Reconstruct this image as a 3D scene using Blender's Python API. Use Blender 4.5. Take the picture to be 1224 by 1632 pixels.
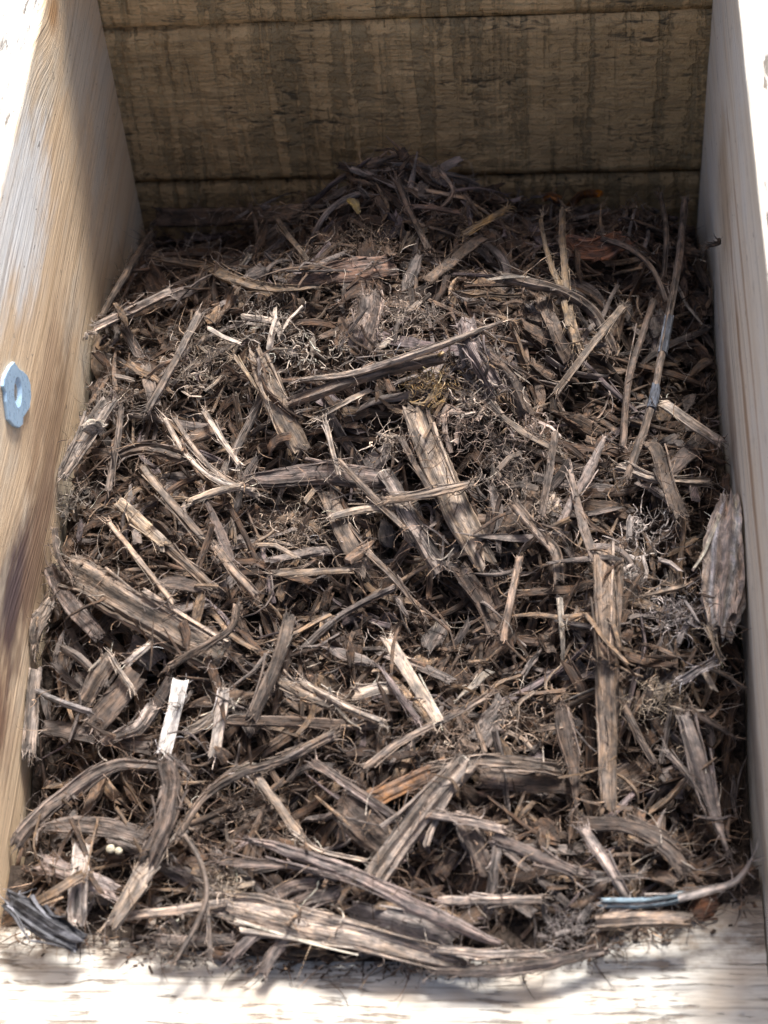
import bpy, math, random
import numpy as np
from mathutils import Vector, Matrix, noise as mnoise

scene = bpy.context.scene
for o in list(bpy.data.objects):
    bpy.data.objects.remove(o)
COL = scene.collection

# ------------------------------------------------------------------ camera
CAM = np.array([0.08610478, -0.54668887, 1.03678078])
FWD = np.array([-0.07430946, 0.63108756, -0.77214415])
RGT = np.array([0.99720301, 0.04080054, -0.06262161])
UPV = np.array([0.00801582, 0.77463786, 0.63235428])
FPX = 3338.153                       # focal length in pixels of the 1224 x 1632 photograph
cam = bpy.data.cameras.new('camera')
cam.sensor_fit = 'VERTICAL'; cam.sensor_height = 36; cam.sensor_width = 27
cam.lens = FPX / 1632 * 36
cam.clip_start = 0.02; cam.clip_end = 200
cam.dof.use_dof = True; cam.dof.focus_distance = 1.25; cam.dof.aperture_fstop = 9
camo = bpy.data.objects.new('camera', cam); COL.objects.link(camo)
M = Matrix.Identity(4)
for i in range(3):
    M[i][0] = RGT[i]; M[i][1] = UPV[i]; M[i][2] = -FWD[i]; M[i][3] = CAM[i]
camo.matrix_world = M
scene.camera = camo

# ------------------------------------------------------------------ light: sun from behind the tall back wall, slightly from the right
SUN = Vector((0.33, 1.0, 1.95)).normalized()
elev = math.asin(SUN.z); azim = math.atan2(SUN.x, SUN.y)
w = bpy.data.worlds.new('World'); scene.world = w; w.use_nodes = True
nt = w.node_tree; nt.nodes.clear()
sky = nt.nodes.new('ShaderNodeTexSky'); sky.sky_type = 'NISHITA'; sky.sun_disc = False
sky.sun_elevation = elev; sky.sun_rotation = azim
sky.air_density = 0.7; sky.dust_density = 4.5; sky.ozone_density = 0.3
bg = nt.nodes.new('ShaderNodeBackground'); bg.inputs[1].default_value = 0.14
wo = nt.nodes.new('ShaderNodeOutputWorld')
nt.links.new(sky.outputs[0], bg.inputs[0]); nt.links.new(bg.outputs[0], wo.inputs[0])
sl = bpy.data.lights.new('sun', 'SUN'); sl.energy = 4.1; sl.angle = math.radians(11.0); sl.color = (1, 0.99, 0.975)
slo = bpy.data.objects.new('sun', sl); COL.objects.link(slo)
slo.rotation_euler = SUN.to_track_quat('Z', 'Y').to_euler()
vs = scene.view_settings
vs.view_transform = 'Standard'; vs.look = 'None'; vs.exposure = 0.85; vs.gamma = 1

# ------------------------------------------------------------------ pixel of the photograph -> point in the place
def ray(px, py):
    return FWD + RGT * ((px - 612) / FPX) - UPV * ((py - 816) / FPX)
def onz(px, py, z):
    d = ray(px, py); return CAM + d * ((z - CAM[2]) / d[2])
def onx(px, py, x):
    d = ray(px, py); return CAM + d * ((x - CAM[0]) / d[0])
PX = 0.00038                         # metres per photograph pixel at the mulch

# ------------------------------------------------------------------ node helper
class NT:
    def __init__(self, name):
        self.m = bpy.data.materials.new(name); self.m.use_nodes = True
        self.t = self.m.node_tree; self.t.nodes.clear()
        self.out = self.n('ShaderNodeOutputMaterial'); self.b = self.n('ShaderNodeBsdfPrincipled')
        self.t.links.new(self.b.outputs[0], self.out.inputs[0])
    def n(self, typ, **k):
        x = self.t.nodes.new(typ)
        for a, v in k.items(): setattr(x, a, v)
        return x
    def put(self, sock, v):
        if isinstance(v, bpy.types.NodeSocket): self.t.links.new(v, sock)
        elif isinstance(v, (tuple, list)) and len(v) == 3 and sock.type == 'RGBA': sock.default_value = (*v, 1)
        else: sock.default_value = v
    def coord(self): return self.n('ShaderNodeTexCoord').outputs['Object']
    def attr(self, name, kind='Vector'): return self.n('ShaderNodeAttribute', attribute_name=name).outputs[kind]
    def math(self, op, a, b=0.0, c=None):
        x = self.n('ShaderNodeMath', operation=op); self.put(x.inputs[0], a); self.put(x.inputs[1], b)
        if c is not None: self.put(x.inputs[2], c)
        return x.outputs[0]
    def vmul(self, v, s):
        x = self.n('ShaderNodeVectorMath', operation='MULTIPLY'); self.put(x.inputs[0], v); self.put(x.inputs[1], s); return x.outputs[0]
    def vadd(self, v, s):
        x = self.n('ShaderNodeVectorMath', operation='ADD'); self.put(x.inputs[0], v); self.put(x.inputs[1], s); return x.outputs[0]
    def dist(self, v, p, s=(1, 1, 1)):
        a = self.vmul(self.vadd(v, tuple(-q for q in p)), s)
        x = self.n('ShaderNodeVectorMath', operation='LENGTH'); self.put(x.inputs[0], a); return x.outputs['Value']
    def noise(self, v, scale=1.0, detail=3, rough=0.55, dist=0.0):
        x = self.n('ShaderNodeTexNoise'); self.put(x.inputs['Vector'], v); x.inputs['Scale'].default_value = scale
        x.inputs['Detail'].default_value = detail; x.inputs['Roughness'].default_value = rough; x.inputs['Distortion'].default_value = dist
        return x.outputs['Fac']
    def step(self, f, a, b, lo=0.0, hi=1.0):
        x = self.n('ShaderNodeMapRange', interpolation_type='SMOOTHSTEP')
        self.put(x.inputs[0], f); x.inputs[1].default_value = a; x.inputs[2].default_value = b; x.inputs[3].default_value = lo; x.inputs[4].default_value = hi
        return x.outputs[0]
    def mix(self, f, a, b, mode='MIX'):
        x = self.n('ShaderNodeMix', data_type='RGBA', blend_type=mode)
        self.put(x.inputs[0], f); self.put(x.inputs[6], a); self.put(x.inputs[7], b); return x.outputs[2]
    def bump(self, h, strength, dist):
        x = self.n('ShaderNodeBump'); x.inputs['Strength'].default_value = strength; x.inputs['Distance'].default_value = dist
        self.put(x.inputs['Height'], h); self.put(self.b.inputs['Normal'], x.outputs[0])
    def fin(self, col, rough=0.8, spec=0.25):
        self.put(self.b.inputs['Base Color'], col); self.put(self.b.inputs['Roughness'], rough)
        self.b.inputs['Specular IOR Level'].default_value = spec
        return self.m

# planed pine with grain along y; swirl round a knot, stains, plus patches with sun and shade painted in
def planed(name, xw, pale, tan, stain, knots, streaks):
    k = NT(name); p = k.coord()
    warp = k.noise(k.vmul(p, (1, 5, 9)), 1, 2, .5)
    sep = k.n('ShaderNodeSeparateXYZ'); k.put(sep.inputs[0], p)
    z = k.math('ADD', sep.outputs[2], k.math('MULTIPLY', k.math('SUBTRACT', warp, .5), .012))
    dark = None
    for (ky, kz, r, amp) in knots:
        d = k.dist(p, (xw, ky, kz), (0, .55, 1))
        g = k.math('POWER', 2.718, k.math('MULTIPLY', k.math('POWER', k.math('DIVIDE', d, r), 2.0), -1.0))
        z = k.math('ADD', z, k.math('MULTIPLY', g, amp))
    cm = k.n('ShaderNodeCombineXYZ'); k.put(cm.inputs[0], 0.0); k.put(cm.inputs[1], sep.outputs[1]); k.put(cm.inputs[2], z)
    q = cm.outputs[0]
    rings = k.noise(k.vmul(q, (0, 1.2, 75)), 1, 3, .6)
    fine = k.noise(k.vmul(q, (0, 9, 600)), 1, 3, .6)
    big = k.noise(k.vmul(p, (1, 9, 22)), 1, 3, .55)
    c = k.mix(k.step(rings, .45, .72, 0, .62), pale, tan)
    c = k.mix(k.step(big, .47, .68, 0, .75), c, stain)
    c = k.mix(k.step(fine, .52, .72, 0, .35), c, tuple(v * .55 for v in tan))
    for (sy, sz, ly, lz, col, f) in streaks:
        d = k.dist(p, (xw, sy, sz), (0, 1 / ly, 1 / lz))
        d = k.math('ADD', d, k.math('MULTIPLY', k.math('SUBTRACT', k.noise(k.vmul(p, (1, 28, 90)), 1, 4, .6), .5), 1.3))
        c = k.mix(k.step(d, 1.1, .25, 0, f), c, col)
    ln = k.math('ABSOLUTE', k.math('SUBTRACT', k.noise(k.vmul(q, (0, 1.6, 150)), 1, 1, .4), .5))
    c = k.mix(k.step(ln, .022, .004, 0, .4), c, tuple(v * .42 for v in tan))
    scuff = k.noise(k.vmul(p, (30, 34, 60)), 1, 5, .7)
    c = k.mix(k.step(scuff, .55, .75, 0, .4), c, (.30, .24, .18))
    dots = k.noise(k.vmul(p, (240, 150, 300)), 1, 2, .5, .8)
    c = k.mix(k.step(dots, .70, .74, 0, .7), c, (.12, .09, .07))
    tiny = k.noise(k.vmul(p, (700, 160, 700)), 1, 2)
    c = k.mix(k.step(tiny, .68, .78, 0, .5), c, (.16, .12, .09))
    k.bump(k.math('ADD', fine, k.math('MULTIPLY', rings, .6)), .7, .0016)
    return k.fin(c, .62, .3)

# rough sawn board; ax = 0 grain along x (front board, back planks), 1 grain along y
def pitted(name, ax, base, warm, pit):
    k = NT(name); p = k.coord()
    s = (34, 330, 330) if ax == 0 else (260, 40, 260)
    s2 = (55, 420, 420) if ax == 0 else (420, 70, 420)
    a = k.noise(k.vmul(p, s), 1, 4, .6, .6); b = k.noise(k.vmul(p, s2), 1, 3, .6); big = k.noise(p, 22, 3)
    c = k.mix(k.step(big, .4, .66), base, warm)
    c = k.mix(k.step(b, .48, .72, 0, .45), c, tuple(q * .5 for q in warm))
    clu = k.noise(k.vmul(p, (30, 18, 30)), 1, 4, .65)
    f = k.step(k.math('ADD', k.math('MULTIPLY', a, .75), k.math('MULTIPLY', clu, .55)), .69, .80)
    ln = k.noise(k.vmul(p, (7, 620, 620) if ax == 0 else (620, 7, 620)), 1, 3, .6)
    c = k.mix(k.step(ln, .5, .7, 0, .6), c, tuple(q * .38 for q in warm))
    if ax == 0:                                              # dirt ground in along the heap
        sp = k.n('ShaderNodeSeparateXYZ'); k.put(sp.inputs[0], p)
        dn = k.math('ADD', k.math('MULTIPLY', sp.outputs[1], 22.0), k.math('MULTIPLY', k.noise(k.vmul(p, (60, 90, 90)), 1, 5, .7), 2.4))
        c = k.mix(k.step(dn, .05, .75, 0, .75), c, (.23, .17, .12))
    c = k.mix(k.math('MULTIPLY', f, k.step(clu, .3, .6, .45, .95)), c, pit)
    k.bump(k.math('SUBTRACT', k.math('MULTIPLY', b, .5), f), .8, .0014)
    return k.fin(c, .85, .2)

def back_wood(name, seed, tone):
    k = NT(name); p = k.vadd(k.coord(), (seed, 0, seed * .37))
    grain = k.noise(k.vmul(p, (24, 1, 480)), 1, 4, .62, .25)
    saw = k.noise(k.vmul(p, (105, 1, 8)), 1, 4, .65, .5)
    shred = k.noise(k.vmul(p, (62, 1, 235)), 1, 4, .65, 1.1); torn = k.noise(k.vmul(p, (14, 1, 22)), 1, 3, .6)
    big = k.noise(p, 17, 3, .6); spot = k.noise(p, 55, 3, .6)
    t = lambda *c: tuple(q * tone for q in c)
    c = k.mix(k.step(big, .36, .64), t(.76, .50, .245), t(.59, .39, .19))
    c = k.mix(k.step(grain, .42, .7, 0, .45), c, t(.27, .20, .115))
    band = k.noise(k.vmul(p, (118, 1, 5)), 1, 3, .55, .35); rag = k.noise(k.vmul(p, (170, 1, 210)), 1, 4, .7, .8)
    stain = k.math('MULTIPLY', k.step(k.math('ADD', k.math('MULTIPLY', band, .62), k.math('MULTIPLY', rag, .38)), .49, .57), k.step(big, .28, .5, .45, 1))
    stain = k.math('MAXIMUM', stain, k.math('MULTIPLY', k.step(saw, .55, .7), .5))
    c = k.mix(k.math('MULTIPLY', stain, .5), c, t(.20, .165, .095))
    c = k.mix(k.step(spot, .58, .74, 0, .6), c, t(.62, .41, .19))
    c = k.mix(k.math('MULTIPLY', k.step(shred, .54, .64, 0, .9), k.step(torn, .42, .6, .15, 1)), c, t(.10, .082, .055))
    h = k.math('ADD', k.math('MULTIPLY', grain, .35), k.math('ADD', k.math('MULTIPLY', shred, -.7), k.math('SUBTRACT', k.math('MULTIPLY', rag, .7), k.math('MULTIPLY', stain, .5))))
    k.bump(h, 1.0, .004)
    return k.fin(c, .9, .15)

def mulch_mat():
    k = NT('shredded wood'); g = k.attr('gc'); c = k.attr('tint', 'Color')
    gr = k.noise(k.vmul(g, (40, 640, 640)), 1, 3, .65, .5)
    fib = k.noise(k.vmul(g, (110, 1700, 1700)), 1, 2, .6)
    mot = k.noise(k.vmul(g, (130, 260, 260)), 1, 3, .6)
    crk = k.noise(k.vmul(g, (75, 520, 520)), 1, 3, .6, 1.0)
    v = k.math('ADD', k.step(gr, .3, .7, .5, 1.4), k.step(fib, .32, .7, -.2, .3))
    per = k.noise(k.vmul(g, (1.7, 0, 0)), 1, 0)
    v = k.math('ADD', k.math('MULTIPLY', k.math('SUBTRACT', v, 1.0), k.step(per, .38, .62, .3, 1.05)), 1.0)
    v = k.math('MULTIPLY', v, k.step(mot, .32, .68, .62, 1.25))
    dirt = k.noise(k.vmul(g, (60, 90, 90)), 1, 4, .65)
    v = k.math('MULTIPLY', v, k.step(dirt, .42, .62, 1.08, .62))
    v = k.math('MULTIPLY', v, k.step(crk, .58, .66, 1, .38))
    x = k.n('ShaderNodeVectorMath', operation='SCALE'); k.put(x.inputs[0], k.vmul(c, (.83, .80, .81))); k.put(x.inputs['Scale'], v)
    hs = k.n('ShaderNodeHueSaturation'); k.put(hs.inputs['Saturation'], k.step(mot, .3, .7, .7, 1.15)); k.put(hs.inputs['Color'], x.outputs[0])
    k.bump(k.math('ADD', k.math('ADD', gr, k.math('MULTIPLY', fib, .5)), k.math('MULTIPLY', mot, .5)), .8, .0011)
    return k.fin(hs.outputs[0], .86, .22)
MULCH = mulch_mat()

def plain(name, col, rough=.9, scale=60, var=.5, bump=.002, metal=0):
    k = NT(name); p = k.coord(); a = k.noise(p, scale, 4, .6)
    c = k.mix(k.step(a, .3, .7), tuple(q * (1 - var) for q in col), tuple(min(1, q * (1 + var)) for q in col))
    k.bump(a, .6, bump); k.b.inputs['Metallic'].default_value = metal
    return k.fin(c, rough, .25)

# ------------------------------------------------------------------ objects
def mesh(name, V, T, mat=None, parent=None, gc=None, tint=None, smooth=False, mats=None, mi=None):
    V = np.ascontiguousarray(V, dtype=np.float32); T = np.ascontiguousarray(T, dtype=np.int32)
    me = bpy.data.meshes.new(name); nv, nf, k = len(V), len(T), T.shape[1]
    me.vertices.add(nv); me.vertices.foreach_set('co', V.ravel())
    me.loops.add(nf * k); me.loops.foreach_set('vertex_index', T.ravel())
    me.polygons.add(nf); me.polygons.foreach_set('loop_start', np.arange(0, nf * k, k, dtype=np.int32))
    me.polygons.foreach_set('use_smooth', np.full(nf, smooth))
    if mi is not None: me.polygons.foreach_set('material_index', np.asarray(mi, dtype=np.int32))
    if gc is not None:
        a = me.attributes.new('gc', 'FLOAT_VECTOR', 'POINT'); a.data.foreach_set('vector', np.ascontiguousarray(gc, dtype=np.float32).ravel())
    if tint is not None:
        a = me.attributes.new('tint', 'FLOAT_COLOR', 'POINT')
        a.data.foreach_set('color', np.ascontiguousarray(np.hstack([tint, np.ones((nv, 1))]), dtype=np.float32).ravel())
    for m_ in (mats or [mat]): me.materials.append(m_)
    me.update(calc_edges=True); me.validate()
    o = bpy.data.objects.new(name, me); COL.objects.link(o)
    if parent: o.parent = parent
    return o
def tag(o, label=None, cat=None, group=None, kind=None):
    if label: o['label'] = label
    if cat: o['category'] = cat
    if group: o['group'] = group
    if kind: o['kind'] = kind
    return o
def fbm(x, y, z, o=3):
    return mnoise.fractal(Vector((x, y, z)), 1.0, 2.0, o)

# a board as a profile swept along an axis; the profile is closed, every side is subdivided and roughened
def board(name, prof, axis, a0, a1, segs, rough, freq, parent, mats, mat_of):
    P = np.array(prof, float); m = len(P); V = []; Q = []; mi = []
    for i in range(segs + 1):
        a = a0 + (a1 - a0) * i / segs
        for j in range(m):
            u, v = P[j]
            nx_ = P[(j + 1) % m] - P[j - 1]; nn = np.array([nx_[1], -nx_[0]]); nn /= (np.linalg.norm(nn) + 1e-9)
            d = rough * fbm(a * freq[0] + 7, u * freq[1] + 3, v * freq[1], 4)
            u2, v2 = u + nn[0] * d, v + nn[1] * d
            V.append((u2, a, v2) if axis == 'y' else (a, u2, v2))
    for i in range(segs):
        for j in range(m):
            j2 = (j + 1) % m
            Q.append((i * m + j, i * m + j2, (i + 1) * m + j2, (i + 1) * m + j)); mi.append(mat_of(j))
    V = np.array(V); Q = np.array(Q)
    T = np.vstack([Q[:, [0, 1, 2]], Q[:, [0, 2, 3]]]); mi = np.array(mi + mi)
    caps = []
    for base in (0, segs * m):
        cidx = len(V); V = np.vstack([V, V[base:base + m].mean(0)])
        caps += [(cidx, base + j, base + (j + 1) % m) for j in range(m)]
    T = np.vstack([T, caps]); mi = np.concatenate([mi, np.zeros(len(caps), int)])
    return mesh(name, V, T, parent=parent, smooth=False, mats=mats, mi=mi)

crate = bpy.data.objects.new('wooden_crate', None); COL.objects.link(crate)
tag(crate, 'open wooden crate of rough boards filled with brown shredded mulch', 'crate')
ZB = -0.16; RIM = 0.2937
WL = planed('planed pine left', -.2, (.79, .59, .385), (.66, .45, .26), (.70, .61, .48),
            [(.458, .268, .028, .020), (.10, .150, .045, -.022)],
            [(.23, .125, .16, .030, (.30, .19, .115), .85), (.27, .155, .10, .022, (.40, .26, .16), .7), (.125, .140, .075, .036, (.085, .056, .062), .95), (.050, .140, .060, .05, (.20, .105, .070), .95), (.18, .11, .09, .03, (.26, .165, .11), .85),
             (.32, .245, .085, .05, (.84, .84, .81), .9), (.25, .275, .16, .035, (.82, .82, .79), .85), (.462, .275, .022, .016, (.46, .25, .11), .85)])  # pale patches: bleached wood and the sunlit upper front's whiteness painted into the colour
WR = planed('planed pine right', .2, (.87, .79, .66), (.75, .62, .46), (.84, .80, .72), [],
            [(.30, .10, .12, .018, (.40, .27, .18), .7), (.22, .165, .25, .008, (.42, .27, .16), .85), (.27, .205, .22, .005, (.50, .34, .21), .7), (.1, .08, .2, .03, (.30, .21, .14), .6), (.42, .16, .07, .05, (.52, .37, .22), .55)])  # last patch: shade towards the back corner painted as brown colour
RS = pitted('rough sawn rim', 1, (.70, .67, .62), (.64, .58, .50), (.10, .085, .07))
RF = pitted('rough sawn front', 0, (.60, .57, .51), (.53, .455, .37), (.25, .205, .165))

def side_prof(s):
    r = .004; t = .062
    pts = [(s * .2, ZB + (RIM - r - ZB) * i / 14) for i in range(14)]
    pts += [(s * (.2 + r * (1 - math.cos(a))), RIM - r + r * math.sin(a)) for a in (0, .4, .8, 1.2, 1.57)]
    pts += [(s * (.2 + r + (t - 2 * r) * i / 10), RIM) for i in range(1, 11)]
    pts += [(s * (.2 + t), RIM - r), (s * (.2 + t), ZB)]
    return pts
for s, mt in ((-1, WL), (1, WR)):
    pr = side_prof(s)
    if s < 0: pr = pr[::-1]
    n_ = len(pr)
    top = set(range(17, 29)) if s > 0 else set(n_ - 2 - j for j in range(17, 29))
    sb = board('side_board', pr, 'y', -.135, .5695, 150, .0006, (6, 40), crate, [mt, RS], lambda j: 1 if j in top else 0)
    tag(sb, 'left side board with knots, brown stains and a bolted washer' if s < 0 else 'right side board of pale smooth grained pine')

# back planks: rough sawn, uneven edges, a shadow gap between them (lapped behind so that no light leaks)
def plank(z0, z1, mat, tilt, seed):
    nx, nz = 130, max(10, int((z1 - z0) / .0035)); V = []; Q = []
    for j in range(nz + 1):
        for i in range(nx + 1):
            fx = i / nx; x = -.262 + .524 * fx
            e0 = .0008 * fbm(x * 45, seed, 1) + tilt[0] * (x / .2); e1 = .0008 * fbm(x * 45, seed, 9) + tilt[1] * (x / .2)
            z = (z0 + e0) + (z1 + e1 - z0 - e0) * j / nz
            d = .0008 * fbm(x * 30 + seed, z * 120, 3.1, 4) + .0012 * fbm(x * 120 + seed, z * 9, 7.7, 2) + .0010 * fbm(x * 60 + seed, z * 60, 1.7, 3)
            y = .5705 + d
            if j in (0, nz): y += .0042
            elif j in (1, nz - 1): y += .0009 + .0006 * fbm(x * 70, seed, 4)
            V.append((x, y, z))
    for j in range(nz):
        for i in range(nx):
            a = j * (nx + 1) + i; Q.append((a, a + 1, a + nx + 2, a + nx + 1))
    V = np.array(V); Q = np.array(Q); T = np.vstack([Q[:, [0, 1, 2]], Q[:, [0, 2, 3]]])
    b = len(V); zs = (z0 - .0035, z1 + .0035)
    # the rear half of the plank
    R_ = [(-.262, .5752, z0 - .002), (.262, .5752, z0 - .002), (.262, .5752, z1 + .002), (-.262, .5752, z1 + .002),
          (-.262, .597, z0 - .002), (.262, .597, z0 - .002), (.262, .597, z1 + .002), (-.262, .597, z1 + .002)]
    V = np.vstack([V, R_])
    bx = [(0, 1, 2, 3), (4, 7, 6, 5), (0, 4, 5, 1), (1, 5, 6, 2), (2, 6, 7, 3), (3, 7, 4, 0)]
    T = np.vstack([T, [(b + q[0], b + q[1], b + q[2]) for q in bx], [(b + q[0], b + q[2], b + q[3]) for q in bx]])
    return mesh('plank', V, T, mat, crate, smooth=True)
plank(-.16, .0385, back_wood('back plank low', 3.3, .82), (0, .0005), 1.3)
plank(.0415, .1758, back_wood('back plank middle', 9.1, 1.0), (.0005, .0030), 5.7)
plank(.1788, .330, back_wood('back plank upper', 21.7, 1.2), (.0030, 0), 8.2)
plank(.333, .455, back_wood('back plank top', 31.2, 1.2), (0, 0), 11.9)

# front board: low, wide, its rough top face towards the camera
def front_prof():
    y0, y1, zt = -.128, .006, .060
    pts = [(y0, ZB), (y1, ZB), (y1, zt - .004), (y1 - .002, zt - .001)]
    pts += [(y1 - .004 + (y0 + .004 - y1 + .004) * i / 44, zt) for i in range(45)]
    pts += [(y0, zt - .005)]
    return pts
fb = board('front_board', front_prof(), 'x', -.199, .199, 150, .0016, (14, 120), crate, [RF], lambda j: 0)
tag(fb, 'low front board with rough sawn sunlit top')
fl_ = np.array([(-.199, .007, ZB), (.199, .007, ZB), (.199, .5695, ZB), (-.199, .5695, ZB), (-.199, .007, ZB + .015), (.199, .007, ZB + .015), (.199, .5695, ZB + .015), (-.199, .5695, ZB + .015)])
BX = np.array([(0, 3, 2, 1), (4, 5, 6, 7), (0, 1, 5, 4), (1, 2, 6, 5), (2, 3, 7, 6), (3, 0, 4, 7)])
mesh('floor_board', fl_, BX, back_wood('floor wood', 41.0, .8), crate)

# the galvanised washer on the left board: traced outline, real thickness, a dished bolt hole with the bolt's end in it
def washer():
    px = [(23.5, 577), (31, 588), (38, 592), (44, 598), (49, 612), (50, 633), (48, 649), (42, 659), (37.5, 665), (36.6, 677), (31, 682), (23.5, 679), (14, 668.5), (12, 651.5), (10.5, 640), (10, 625), (6, 615), (7, 603), (12, 592), (17, 583)]
    xo = -.2 + .0019
    out = np.array([onx(a, b, xo) for a, b in px]); c = onx(29, 625, xo); m = len(out)
    hole = np.array([c + (out[j] - c) / np.linalg.norm(out[j] - c) * .0060 for j in range(m)])
    lip = c + (hole - c) * 1.45
    V = np.vstack([out - np.array([.0017, 0, 0]), out - np.array([.0003, 0, 0]), c + (out - c) * .98, lip, hole - np.array([.0012, 0, 0]), c + (hole - c) * .8 - np.array([.0017, 0, 0])])
    Q = [(r * m + j, r * m + (j + 1) % m, (r + 1) * m + (j + 1) % m, (r + 1) * m + j) for r in range(5) for j in range(m)]
    k = NT('galvanised steel'); p = k.coord(); a = k.noise(p, 260, 3); b = k.noise(p, 1500, 2)
    k.b.inputs['Metallic'].default_value = .15; k.bump(b, .08, .0004)
    mt = k.fin(k.mix(k.step(a, .35, .65), (.44, .66, .88), (.52, .73, .92)), k.step(a, .3, .7, .22, .40), .5)
    wsh = tag(mesh('washer', V, Q, mt, crate, smooth=False), 'galvanised steel washer plate with a dished bolt hole')
    th = np.linspace(0, 2 * math.pi, 17)[:-1]
    Vb = [c + np.array([-.0017, .0042 * math.cos(t), .0042 * math.sin(t)]) for t in th] + [c + np.array([-.0013, .0030 * math.cos(t), .0030 * math.sin(t)]) for t in th] + [c + np.array([-.0011, 0, 0])]
    T = [(i, (i + 1) % 16, 16 + i) for i in range(16)] + [((i + 1) % 16, 16 + (i + 1) % 16, 16 + i) for i in range(16)] + [(16 + i, 16 + (i + 1) % 16, 32) for i in range(16)]
    kb = NT('bolt zinc'); kb.b.inputs['Metallic'].default_value = .8
    mesh('bolt', np.array(Vb), T, kb.fin((.75, .74, .70), .4, .5), wsh, smooth=True)
washer()

# the ground the crate stands on
gv, gq = [], []
for j in range(25):
    for i in range(25):
        x = (i - 12) / 12; y = (j - 12) / 12
        gv.append((12 * x * abs(x), 12 * y * abs(y), ZB - .012 + .004 * fbm(i * 1.7, j * 1.7, 0)))
for j in range(24):
    for i in range(24):
        a = j * 25 + i; gq.append((a, a + 1, a + 26, a + 25))
tag(mesh('ground', np.array(gv), gq, plain('dry earth', (.20, .17, .13), .95, 40, .45, .01), smooth=True), kind='structure')

# ================================================================== mulch
rng = np.random.default_rng(11)
PAL = {  # albedo of the kinds of wood in the mulch
    'dark': (.070, .047, .034), 'brown': (.125, .082, .056), 'mid': (.185, .130, .092), 'tan': (.29, .205, .135), 'gold': (.30, .20, .095),
    'grey': (.235, .196, .168), 'mauve': (.215, .170, .160), 'pale': (.46, .40, .32), 'white': (.74, .70, .63), 'red': (.150, .078, .050),
    'orange': (.40, .155, .040), 'slate': (.165, .170, .182), 'blue': (.22, .32, .42)}
def norm(a): return a / (np.linalg.norm(a, axis=-1, keepdims=True) + 1e-12)
def merge(parts):
    V, T, G, C, b = [], [], [], [], 0
    for v, t, g, c in parts:
        V.append(v); T.append(t + b); G.append(g); C.append(c); b += len(v)
    return np.vstack(V), np.vstack(T), np.vstack(G), np.vstack(C)

def curve(P, n):
    P = np.asarray(P, float)
    if len(P) == 2: P = np.vstack([P[0], (P[0] + P[1]) / 2, P[1]])
    d = np.concatenate([[0], np.cumsum(np.linalg.norm(np.diff(P, axis=0), axis=1))]); d /= d[-1]
    E = np.vstack([2 * P[0] - P[1], P, 2 * P[-1] - P[-2]]); out = []
    for t in np.linspace(0, 1, n):
        i = min(np.searchsorted(d, t, side='right') - 1, len(P) - 2); s = (t - d[i]) / (d[i + 1] - d[i])
        a, b, c, e = E[i:i + 4]
        out.append(.5 * (2 * b + (c - a) * s + (2 * a - 5 * b + 4 * c - e) * s * s + (3 * b - a - 3 * c + e) * s ** 3))
    return np.array(out)

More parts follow.
